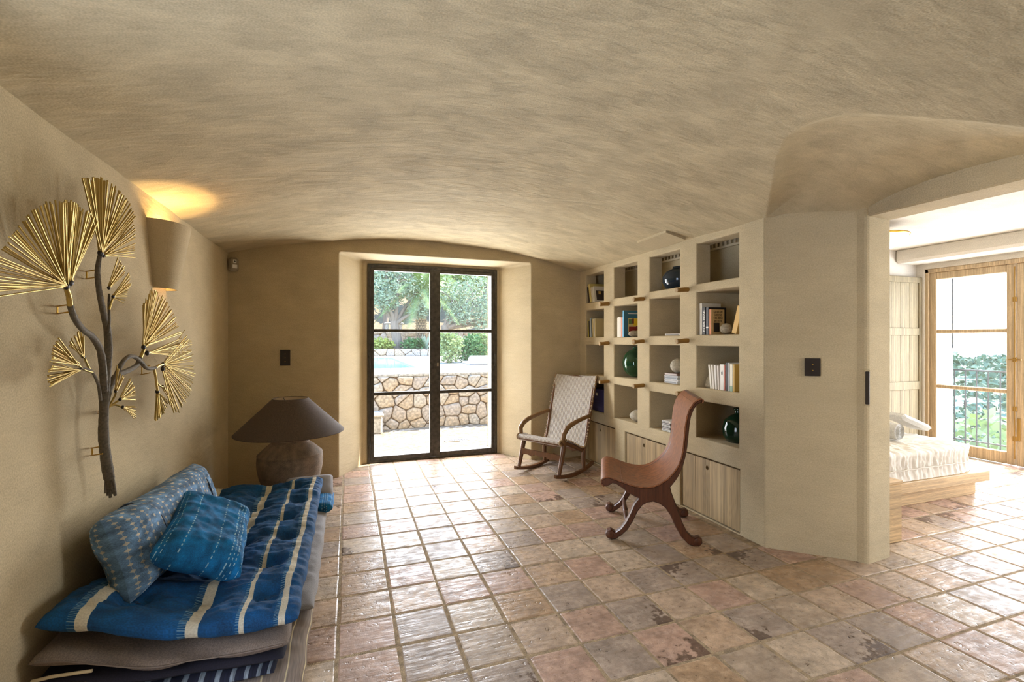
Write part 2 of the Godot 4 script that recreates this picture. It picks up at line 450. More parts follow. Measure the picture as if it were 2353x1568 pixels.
func make_materials() -> void:
	plaster_maps(); grain_maps(); tile_maps(); cloth_maps()
	var P: Texture2D = M.plaster_tex; var PH: Texture2D = M.plaster_h
	mat("plaster", rgb(209, 191, 154), 0.92, 0, P, PH, 0.5, Vector3.ONE * 0.42, 2)
	mat("ceiling_plaster", rgb(209, 192, 155), 0.92, 0, M.vault_tex, PH, 0.9, Vector3.ONE * 0.4, 2)
	mat("white_plaster", rgb(214, 208, 196), 0.9, 0, P, PH, 0.4, Vector3.ONE * 0.4, 2)
	mat("outside_plaster", rgb(226, 200, 170), 0.92, 0, P, PH, 0.6, Vector3.ONE * 0.6, 2)
	mat("grout", rgb(196, 172, 136), 0.95, 0, M.mottle, M.mottle_h, 0.3, Vector3.ONE * 2.0, 2)
	var tl := mat("tile", Color(1, 1, 1), 1.0, 0, M.tile_tex, M.tile_h, 0.35)
	tl.roughness_texture = M.tile_r; tl.metallic_specular = 0.34
	mat("oak", rgb(206, 178, 132), 0.65, 0, M.grain_up, M.grain_up, 0.15, Vector3(1.7, 0.45, 1.7), 1)
	mat("bed_oak", rgb(226, 190, 138), 0.6, 0, M.grain_across, M.grain_across, 0.1, Vector3(1.0, 3.0, 1.0), 1)
	mat("window_oak", rgb(212, 188, 152), 0.6, 0, M.grain_up, M.grain_up, 0.15, Vector3(4, 1.4, 4), 1)
	mat("limed_wood", rgb(146, 133, 102), 0.75, 0, M.grain_up, M.grain_up, 0.25, Vector3(3.0, 1.2, 3.0), 1)
	mat("walnut", rgb(128, 86, 52), 0.38, 0, M.grain_up, null, 0.1, Vector3(5, 2, 5), 1)
	mat("arm_wood", rgb(150, 110, 64), 0.4, 0, M.grain_up, null, 0.1, Vector3(5, 2, 5), 1)
	mat("mahogany", rgb(104, 60, 38), 0.35, 0, M.grain_up, null, 0.1, Vector3(4, 2, 4), 1)
	var le := mat("leather", rgb(168, 106, 66), 0.42, 0, M.mottle, M.mottle_h, 0.06, Vector3.ONE * 3.0, 1)
	le.metallic_specular = 0.45
	mat("branch_wood", rgb(186, 138, 62), 0.7, 0, M.grain_across, M.grain_across, 0.3, Vector3(4, 8, 8), 1)
	mat("branch_end", rgb(214, 184, 140), 0.8, 0, M.mottle, null, 0.1, Vector3.ONE * 12.0, 1)
	mat("steel", rgb(92, 87, 78), 0.42, 0.35, M.mottle, null, 0.1, Vector3.ONE * 2.0, 1)
	mat("iron", rgb(70, 74, 80), 0.5, 0.5)
	mat("dark_plate", rgb(48, 40, 36), 0.4, 0.2)
	mat("brass", rgb(196, 156, 70), 0.28, 1.0)
	mat("old_brass", rgb(150, 118, 62), 0.45, 0.7)
	mat("needle_brass", rgb(186, 160, 92), 0.34, 0.9)
	mat("bark_metal", rgb(160, 146, 124), 0.5, 0.2, M.mottle, M.mottle_h, 1.2, Vector3.ONE * 9.0, 1)
	mat("collar_metal", rgb(60, 56, 54), 0.4, 0.7)
	mat("clay_jar", rgb(162, 142, 122), 0.85, 0, M.mottle, M.mottle_h, 0.5, Vector3.ONE * 1.6, 1)
	mat("shade_linen", rgb(96, 82, 72), 0.9, 0, M.weave, M.weave, 0.03, Vector3.ONE * 6.0, 1)
	mat("shade_lining", rgb(214, 196, 160), 0.8)
	mat("cable", rgb(92, 62, 30), 0.6)
	mat("indigo", Color(1, 1, 1), 0.9, 0, M.indigo_tex, M.weave, 0.05)
	mat("taupe", rgb(150, 134, 122), 0.92, 0, M.weave, M.weave, 0.05, Vector3(10, 10, 1))
	mat("navy", rgb(38, 36, 52), 0.92, 0, M.weave, M.weave, 0.05, Vector3(10, 10, 1))
	mat("navy_bars", Color(1, 1, 1), 0.92, 0, M.navy_bars_tex, null, 0.0, Vector3(1, 1, 1))
	mat("taupe_threads", Color(1, 1, 1), 0.92, 0, M.taupe_threads_tex, null, 0.0, Vector3(1, 1, 1))
	mat("grey_ticking", rgb(178, 176, 178), 0.92, 0, M.weave, M.weave, 0.05, Vector3(10, 10, 1))
	mat("denim", Color(1, 1, 1), 0.92, 0, M.denim_tex, M.weave, 0.04)
	mat("teal_cloth", Color(1, 1, 1), 0.92, 0, M.teal_tex, M.weave, 0.04)
	mat("cord_cotton", rgb(214, 200, 168), 0.9)
	mat("piping", rgb(44, 58, 78), 0.9)
	mat("sling", Color(1, 1, 1), 0.85, 0, M.sling_tex, M.sling_h, 0.25, Vector3(2.1, 4.2, 1))
	mat("rope_edge", rgb(170, 146, 112), 0.85)
	mat("linen_white", rgb(216, 209, 196), 0.95)
	mat("towel_white", rgb(240, 238, 232), 0.98, 0, M.weave, M.mottle_h, 0.3, Vector3.ONE * 8.0, 1)
	mat("pebble", rgb(214, 200, 172), 0.8, 0, M.mottle, M.mottle_h, 0.3, Vector3.ONE * 6.0, 1)
	mat("pale_stone", rgb(224, 214, 190), 0.85, 0, M.mottle, M.mottle_h, 0.2, Vector3.ONE * 5.0, 1)
	mat("sensor_shell", rgb(150, 138, 116), 0.6)
	mat("sensor_lens", rgb(230, 228, 220), 0.4)
	var pane := mat("pane", Color(0.95, 0.98, 0.97, 0.04), 0.02); pane.transparency = BaseMaterial3D.TRANSPARENCY_ALPHA; pane.metallic_specular = 0.22
	var gg := mat("green_glass", rgb(70, 150, 100), 0.04); gg.refraction_enabled = true; gg.refraction_scale = 0.05; gg.albedo_color.a = 0.12; gg.transparency = BaseMaterial3D.TRANSPARENCY_ALPHA
	var bg := mat("blue_glass", rgb(58, 84, 104), 0.05); bg.refraction_enabled = true; bg.refraction_scale = 0.05; bg.albedo_color.a = 0.25; bg.transparency = BaseMaterial3D.TRANSPARENCY_ALPHA
	var dg := mat("dark_glass", rgb(26, 66, 44), 0.05); dg.refraction_enabled = true; dg.refraction_scale = 0.05; dg.albedo_color.a = 0.3; dg.transparency = BaseMaterial3D.TRANSPARENCY_ALPHA
	mat("cork", rgb(150, 110, 70), 0.9)
	mat("paper", rgb(226, 214, 184), 0.9)
	mat("grille", rgb(206, 190, 158), 0.7)
	var lg := mat("bedroom_lamp_glass", rgb(250, 240, 214), 0.5); lg.emission_enabled = true; lg.emission = rgb(255, 232, 190); lg.emission_energy_multiplier = 0.6
	var bu := mat("bulb_glow", rgb(255, 230, 180), 0.5); bu.emission_enabled = true; bu.emission = rgb(255, 206, 130); bu.emission_energy_multiplier = 6.0
	# outside
	for k in 4:
		mat("wall_stone%d" % k, [rgb(242, 220, 192), rgb(244, 216, 178), rgb(234, 216, 194), rgb(246, 230, 204)][k], 0.95, 0, M.mottle, M.mottle_h, 0.8, Vector3.ONE * 2.2, 1)
	mat("mortar", rgb(176, 142, 106), 0.95, 0, M.mottle, M.mottle_h, 0.5, Vector3.ONE * 3.0, 2)
	mat("coping", rgb(222, 212, 192), 0.9, 0, M.mottle, M.mottle_h, 0.3, Vector3.ONE * 2.0, 1)
	mat("terrace_ground", rgb(166, 146, 118), 0.95, 0, M.mottle, M.mottle_h, 0.8, Vector3.ONE * 1.4, 2)
	mat("earth", rgb(150, 132, 100), 0.95, 0, M.mottle, M.mottle_h, 1.0, Vector3.ONE * 0.5, 2)
	mat("water", rgb(110, 170, 156), 0.08)
	mat("olive_bark", rgb(168, 150, 130), 0.95, 0, M.grain_up, M.grain_up, 1.0, Vector3(3, 1, 3), 1)
	mat("palm_bark", rgb(150, 128, 104), 0.95, 0, M.mottle, M.mottle_h, 1.0, Vector3.ONE * 4.0, 1)
	for a in [["olive_leaf", rgb(150, 164, 132)], ["palm_leaf", rgb(120, 140, 78)], ["bush_leaf", rgb(176, 182, 90)], ["ivy_leaf", rgb(86, 124, 66)], ["pale_leaf", rgb(158, 172, 112)], ["pine_leaf", rgb(84, 108, 82)], ["agave_leaf", rgb(170, 186, 160)]]:
		var lm := mat(a[0], a[1], 0.75); lm.vertex_color_use_as_albedo = true; lm.backlight_enabled = true; lm.backlight = (a[1] as Color) * 0.6
	mat("lounge_cloth", rgb(206, 206, 214), 0.9)
	mat("far_forest", rgb(104, 124, 96), 0.95).vertex_color_use_as_albedo = true
	mat("sea", rgb(150, 178, 204), 0.35)

# ---- the room
func vault(x: float) -> float:
	return 2.395 - 7.088 + sqrt(7.088 * 7.088 - (x - 0.76) * (x - 0.76))
func along(t: Array, x: float) -> float:
	# piecewise linear table of [x, value]
	if x <= t[0][0]: return t[0][1]
	for i in t.size() - 1:
		if x <= t[i + 1][0]: return lerpf(t[i][1], t[i + 1][1], (x - t[i][0]) / (t[i + 1][0] - t[i][0]))
	return t[t.size() - 1][1]
const GROIN_FAR := [[1.90, -1.55], [1.912, -1.60], [1.944, -1.682], [2.072, -1.83], [2.285, -2.048], [2.402, -2.175], [2.57, -2.345], [2.66, -2.33], [2.80, -2.22], [2.95, -2.08], [3.05, -2.02]]
const GROIN_NEAR := [[1.90, -1.54], [1.910, -1.49], [1.924, -1.452], [1.96, -1.386], [2.019, -1.338], [2.092, -1.302], [2.227, -1.226], [2.348, -1.147], [2.482, -1.075], [2.57, -1.02], [2.95, -0.88], [3.05, -0.88]]
const GROIN_RISE := [[1.90, 0.0], [1.95, 0.022], [2.02, 0.05], [2.15, 0.082], [2.35, 0.112], [2.57, 0.13], [2.75, 0.125], [2.97, 0.107], [3.05, 0.1]]
func ceiling_y(x: float, z: float) -> float:
	var y := vault(minf(x, 2.57))
	if x > 2.57: y = lerpf(2.16, 2.12, (x - 2.57) / 0.4)
	# the lunette over the opening to the bedroom
	if x > 1.90:
		var a := along(GROIN_FAR, x); var b := along(GROIN_NEAR, x)
		var w := absf(z - (a + b) / 2.0) / maxf(0.001, (b - a) / 2.0)
		if w < 1.0: y += along(GROIN_RISE, x) * (1.0 - pow(w, 2.6))
	# its fellow on the other side, only a corner of which shows
	if x < -0.25:
		var w := absf(z + 0.75) / maxf(0.05, 0.97 - 0.6 * (x + 1.05))
		if w < 1.0: y += 0.15 * smoothstep(-0.25, -0.7, x) * (1.0 - pow(w, 2.6))
	return y

func build_shell() -> void:
	var PL: Material = M.plaster
	# ceiling
	var g := G.new()
	var wob := FastNoiseLite.new(); wob.seed = 3; wob.frequency = 0.5; wob.fractal_octaves = 3
	for seg in [[-1.08, 1.81, 68, -5.0, 2.25, 168], [1.80, 2.57, 20, -5.0, -2.42, 60], [1.80, 2.57, 20, -0.93, 2.25, 72], [1.80, 2.575, 62, -2.44, -0.91, 122], [2.57, 3.02, 30, -2.6, -0.7, 80]]:
		var rows := []
		for j in seg[5] + 1:
			var row := PackedVector3Array()
			for i in seg[2] + 1:
				var x := lerpf(seg[0], seg[1], float(i) / seg[2]); var z := lerpf(seg[3], seg[4], float(j) / seg[5])
				row.append(Vector3(x, ceiling_y(x, z) + wob.get_noise_2d(x * 2.2, z * 2.2) * 0.012, z))
			rows.append(row)
		g.grid(rows, false, false, Vector2.ZERO, Vector2.ONE, false)
	struct("ceiling", g, M.ceiling_plaster, "hand-trowelled beige plaster barrel vault")
	g = G.new(); g.bx(Vector3(-1.4, 2.62, -6.0), Vector3(7.4, 2.8, 2.5)); struct("roof", g, M.outside_plaster)  # roof slab out of view, keeps sky light from leaking in
	# left wall
	g = G.new()
	wall_holes(g, func(u: float, v: float, d: float) -> Vector3: return Vector3(-1.05 - d, v, u), 2.4, -5.9, -0.1, 2.62, [[-0.15, -1.35, 0.0, 2.0, 0.3, false]], 0.015)
	g.bx(Vector3(-1.36, -0.1, -5.9), Vector3(-1.34, 2.62, -1.35)); g.bx(Vector3(-1.36, -0.1, -0.15), Vector3(-1.34, 2.62, 2.4)); g.bx(Vector3(-1.36, 2.0, -1.35), Vector3(-1.34, 2.62, -0.15))
	struct("wall_left", g, PL)
	# back wall: a face with the splayed niche, the rebate of the frame and the outer reveal
	g = G.new()
	var rings := []
	for a in [[-0.105, 1.97, 2.255, -4.96], [-0.093, 1.958, 2.243, -4.963], [-0.085, 1.95, 2.235, -4.975], [0.148, 1.708, 2.232, -5.40], [0.168, 1.70, 2.222, -5.405], [0.196, 1.684, 2.206, -5.407], [0.196, 1.684, 2.206, -5.46], [0.18, 1.70, 2.22, -5.47], [0.18, 1.70, 2.22, -5.86]]:
		var row := PackedVector3Array()
		row.append(Vector3(a[0], 0, a[3]))
		for k in 7:
			var t := PI / 2 * k / 6.0; row.append(Vector3(a[0] + 0.03 * (1 - cos(t)), a[2] - 0.03 * (1 - sin(t)), a[3]))
		for k in 7:
			var t := PI / 2 * k / 6.0; row.append(Vector3(a[1] - 0.03 * (1 - sin(t)), a[2] - 0.03 * (1 - cos(t)), a[3]))
		row.append(Vector3(a[1], 0, a[3]))
		rings.append(row)
	g.grid(rings.slice(0, 4)); g.grid(rings.slice(3, 7)); g.grid(rings.slice(6))
	for side in [[0, -4.96, 1.0], [8, -5.86, -1.0]]:
		var poly := PackedVector2Array([Vector2(-1.35, 2.62), Vector2(-1.35, -0.1)])
		for q in rings[side[0]]: poly.append(Vector2(q.x, q.y))
		poly[2].y = -0.1; poly[poly.size() - 1].y = -0.1
		poly.append(Vector2(3.2, -0.1)); poly.append(Vector2(3.2, 2.62))
		var T := Geometry2D.triangulate_polygon(poly)
		for i in range(0, T.size(), 3):
			var a := poly[T[i]]; var b := poly[T[i + 1]]; var d := poly[T[i + 2]]
			if ((b - a).cross(d - a) > 0) != (side[2] > 0):
				var s := b; b = d; d = s
			g.tri(Vector3(a.x, a.y, side[1]), Vector3(b.x, b.y, side[1]), Vector3(d.x, d.y, side[1]))
	struct("wall_back", g, PL, "beige plaster end wall with a splayed door niche")
	# right wall with the sixteen pigeonholes and three cupboard recesses
	g = G.new()
	var cols := [[-4.82, -4.42], [-4.21, -3.803], [-3.606, -3.203], [-3.0, -2.582]]
	var rws := [[[0.575, 0.885], [0.972, 1.307], [1.393, 1.697], [1.782, 2.10]], [[0.565, 0.905], [0.986, 1.312], [1.388, 1.705], [1.786, 2.103]], [[0.567, 0.897], [0.983, 1.313], [1.395, 1.728], [1.796, 2.106]], [[0.600, 0.885], [0.988, 1.312], [1.398, 1.731], [1.797, 2.109]]]
	var holes := []
	for c in 4:
		for r in 4:
			holes.append([cols[c][0], cols[c][1], rws[c][r][0], rws[c][r][1], 0.13 if r == 3 else 0.42, r < 3])
	for q in [[-4.79, -4.195], [-4.01, -3.385], [-3.19, -2.575]]: holes.append([q[0], q[1], 0.004, 0.456, 0.06, true])
	wall_holes(g, func(u: float, v: float, d: float) -> Vector3: return Vector3(2.57 + d, v, u), -4.97, -2.37, 0.0, 2.3, holes, 0.012)
	# the open space behind the top row
	var x0 := 2.70; var x1 := 2.99; var yb := 1.79; var yt := 2.26
	g.quad(Vector3(x0, yb, -2.5), Vector3(x1, yb, -2.5), Vector3(x1, yb, -4.9), Vector3(x0, yb, -4.9))
	g.quad(Vector3(x1, yb, -4.9), Vector3(x1, yb, -2.5), Vector3(x1, yt, -2.5), Vector3(x1, yt, -4.9))
	g.quad(Vector3(x0, yt, -4.9), Vector3(x1, yt, -4.9), Vector3(x1, yt, -2.5), Vector3(x0, yt, -2.5))
	g.quad(Vector3(x0, yb, -4.9), Vector3(x1, yb, -4.9), Vector3(x1, yt, -4.9), Vector3(x0, yt, -4.9))
	g.quad(Vector3(x1, yb, -2.5), Vector3(x0, yb, -2.5), Vector3(x0, yt, -2.5), Vector3(x1, yt, -2.5))
	for q in [[-4.9, -4.82], [-4.42, -4.21], [-3.803, -3.606], [-3.203, -3.0], [-2.582, -2.5]]: g.quad(Vector3(x0, yb, q[1]), Vector3(x0, yb, q[0]), Vector3(x0, yt, q[0]), Vector3(x0, yt, q[1]))
	g.quad(Vector3(x0, 2.11, -2.5), Vector3(x0, 2.11, -4.9), Vector3(x0, yt, -4.9), Vector3(x0, yt, -2.5))
	struct("wall_right", g, PL, "beige plaster wall of sixteen square pigeonholes")
	# the pier between shelves and opening, with its slanted face
	g = G.new()
	prism(g, [Vector2(2.571, -2.371), Vector2(2.574, -2.360), Vector2(2.585, -2.348), Vector2(2.94, -2.028), Vector2(2.955, -1.995), Vector2(2.964, -1.984), Vector2(2.978, -1.98), Vector2(3.188, -1.998), Vector2(3.197, -2.004), Vector2(3.2, -2.015), Vector2(3.2, -2.52), Vector2(2.62, -2.52)], 0.0, 2.62)
	struct("wall_pier", g, PL, "slanted beige plaster pier beside the bedroom opening")
	g = G.new(); prism(g, [Vector2(2.57, 2.4), Vector2(3.2, 2.4), Vector2(3.2, -0.88), Vector2(2.97, -0.88), Vector2(2.57, -1.04)], 0.0, 2.62)
	struct("wall_near_right", g, PL)
	g = G.new(); g.bx(Vector3(2.972, 2.105, -2.03), Vector3(3.198, 2.62, -0.8), 0.008); struct("wall_lintel", g, PL, "plaster lintel over the bedroom opening")
	g = G.new(); g.bx(Vector3(3.0, 0, -5.9), Vector3(3.2, 2.62, -2.5)); struct("wall_partition", g, M.white_plaster)
	g = G.new(); g.bx(Vector3(-1.2, -0.1, 2.2), Vector3(2.7, 2.62, 2.5)); struct("wall_rear", g, PL)
	glazing("window_3", Vector3(-1.24, 0.0, -0.75), PI / 2, 1.2, 2.0)  # out of view, placed to let light in from the left

func glazing(called: String, at: Vector3, turn: float, W: float, Hh: float) -> void:
	# a plain oak window out of view, placed for the light it lets in
	var wn := Node3D.new(); wn.name = called; wn.set_meta("kind", "structure"); add_child(wn); wn.position = at; wn.rotation.y = turn
	var g := G.new()
	for x in [-W / 2 + 0.03, 0.0, W / 2 - 0.03]: g.box(Vector3(x, Hh / 2, 0), Vector3(0.06, Hh, 0.05), 0.005)
	for y in [0.03, Hh - 0.03]: g.box(Vector3(0, y, 0), Vector3(W, 0.06, 0.05), 0.005)
	part("window_frame", g, M.window_oak, wn)
	for s in [-1, 1]:
		g = G.new(); g.box(Vector3(s * W / 4, Hh / 2, 0), Vector3(W / 2 - 0.08, Hh - 0.1, 0.006)); part("pane", g, M.pane, wn)

func prism(g: G, plan: Array, y0: float, y1: float) -> void:
	# upright faces over a plan of (x, z), counter-clockwise seen from above or not
	var a := 0.0
	for i in plan.size():
		var p: Vector2 = plan[i]; var q: Vector2 = plan[(i + 1) % plan.size()]; a += p.cross(q)
	for i in plan.size():
		var p: Vector2 = plan[i]; var q: Vector2 = plan[(i + 1) % plan.size()]
		if a > 0:
			var s := p; p = q; q = s
		g.quad(Vector3(p.x, y0, p.y), Vector3(q.x, y0, q.y), Vector3(q.x, y1, q.y), Vector3(p.x, y1, p.y))

func wall_holes(g: G, at: Callable, U0: float, U1: float, V0: float, V1: float, holes: Array, b: float) -> void:
	var s := signf(U1 - U0)
	var us := [U0, U1]; var vs := [V0, V1]
	for h in holes:
		us.append(h[0] - b * s); us.append(h[1] + b * s); vs.append(maxf(V0, h[2] - b)); vs.append(h[3] + b)
	us.sort(); vs.sort()
	if s < 0: us.reverse()
	for i in us.size() - 1:
		for j in vs.size() - 1:
			if absf(us[i + 1] - us[i]) < 1e-5 or vs[j + 1] - vs[j] < 1e-5: continue
			var cu: float = (us[i] + us[i + 1]) / 2; var cv: float = (vs[j] + vs[j + 1]) / 2
			var hit := false
			for h in holes:
				if (cu - h[0] + b * s) * s > 0 and (h[1] + b * s - cu) * s > 0 and cv > h[2] - b and cv < h[3] + b: hit = true
			if not hit: g.quad(at.call(us[i], vs[j], 0), at.call(us[i + 1], vs[j], 0), at.call(us[i + 1], vs[j + 1], 0), at.call(us[i], vs[j + 1], 0))
	for h in holes:
		var lv := []
		for k in 4:
			var a := PI / 2 * k / 3.0; lv.append([b * (1 - sin(a)), b * (1 - cos(a))])
		lv.append([0.0, h[4]])
		for k in lv.size() - 1:
			var A := rect_ring(h, lv[k][0] * s, lv[k][0]); var B := rect_ring(h, lv[k + 1][0] * s, lv[k + 1][0])
			for e in 4:
				var f := (e + 1) % 4
				g.quad(at.call(A[f].x, A[f].y, lv[k][1]), at.call(A[e].x, A[e].y, lv[k][1]), at.call(B[e].x, B[e].y, lv[k + 1][1]), at.call(B[f].x, B[f].y, lv[k + 1][1]))
		if h[5]: g.quad(at.call(h[0], h[2], h[4]), at.call(h[1], h[2], h[4]), at.call(h[1], h[3], h[4]), at.call(h[0], h[3], h[4]))
func rect_ring(h: Array, eu: float, ev: float) -> Array:
	return [Vector2(h[0] - eu, h[2] - ev), Vector2(h[1] + eu, h[2] - ev), Vector2(h[1] + eu, h[3] + ev), Vector2(h[0] - eu, h[3] + ev)]

# ---- clay tiles
func build_floor() -> void:
	var g := G.new()
	g.bx(Vector3(-1.3, -0.2, -5.86), Vector3(7.3, -0.0016, 2.4))
	var fl := struct("floor", g, M.grout, "waxed terracotta tile floor with sandy joints")
	var px := 0.2561; var pz := 0.2519; var ox := -0.047; var oz := -2.1328
	# 64 tile faces, each with its own outline and its own square of the clay sheet
	var made := []
	for k in 64:
		var t := G.new()
		var hx := px / 2 - 0.0035; var hz := pz / 2 - 0.0035
		var u0 := Vector2((k % 8) / 8.0 + 0.004, (k / 8) / 8.0 + 0.004); var u1 := u0 + Vector2(0.117, 0.117)
		var ed := []; var top := []; var low := []
		for c in [[-1, 1], [1, 1], [1, -1], [-1, -1]]:
			var e := Vector3(c[0] * (hx - rng.randf() * 0.004), -0.002, c[1] * (hz - rng.randf() * 0.004))
			ed.append(e); top.append(Vector3(e.x - c[0] * 0.007, 0.0, e.z - c[1] * 0.007)); low.append(e + Vector3(0, -0.012, 0))
		var uv := func(p: Vector3) -> Vector2: return Vector2(lerpf(u0.x, u1.x, p.x / px + 0.5), lerpf(u0.y, u1.y, p.z / pz + 0.5))
		for q in [[top[0], top[1], top[2]], [top[0], top[2], top[3]]]: t.tri(q[0], q[1], q[2], uv.call(q[0]), uv.call(q[1]), uv.call(q[2]))
		for e in 4:
			var f := (e + 1) % 4
			for q in [[ed[e], ed[f], top[f]], [ed[e], top[f], top[e]], [low[e], low[f], ed[f]], [low[e], ed[f], ed[e]]]: t.tri(q[0], q[1], q[2], uv.call(q[0]), uv.call(q[1]), uv.call(q[2]))
		made.append(t)
	var spots := []
	for c in range(-4, 27):
		for r in range(-13, 14):
			var x := ox + (c + 0.5) * px; var z := oz - (r + 0.5) * pz
			var room := x > -1.12 and x < 2.62 and z > -5.05 and z < 1.2 or x > 0.0 and x < 1.85 and z <= -5.05 and z > -5.42
			room = room or x >= 2.62 and x < 3.25 and z > -2.3 and z < -0.8
			room = room or x >= 3.25 and x < 6.85 and z > -4.0 and z < 1.2
			if not room: continue
			var d := Vector3(x, -EYE, z)
			var zc := x * sin(YAW) - z * cos(YAW); var xc := x * cos(YAW) + z * sin(YAW)
			var seen := zc > 0.9 and absf(xc / zc) < 1.15 and EYE / zc < 0.80 and not (x < -0.3 and z > -4.2) and not (x > 3.1 and x < 5.2 and z < -2.6)
			spots.append([d.length() + (0.0 if seen else 100.0), x, z])
	spots.sort_custom(func(a, b): return a[0] < b[0])
	var meshes := {}
	var rest := G.new()
	for i in spots.size():
		var k := rng.randi() % 64
		var b := Basis(Vector3.UP, (rng.randi() % 2) * PI + rng.randf_range(-0.006, 0.006)) * Basis(Vector3.RIGHT, rng.randf_range(-0.004, 0.004)) * Basis(Vector3.BACK, rng.randf_range(-0.004, 0.004))
		var xf := Transform3D(b, Vector3(spots[i][1] + rng.randf_range(-0.0015, 0.0015), rng.randf_range(-0.0008, 0.0008), spots[i][2] + rng.randf_range(-0.0015, 0.0015)))
		if i < 300:
			if not meshes.has(k): meshes[k] = made[k].mesh()
			piece("tile", meshes[k], M.tile, fl, xf)
		else:
			var m: G = made[k]
			var at := rest.v.size()
			rest.xf = xf
			for j in m.v.size(): rest.p(m.v[j], m.n[j], m.t[j])
			for j in m.ix: rest.ix.append(at + j)
	part("tile_field", rest, M.tile, fl, "", "stuff")

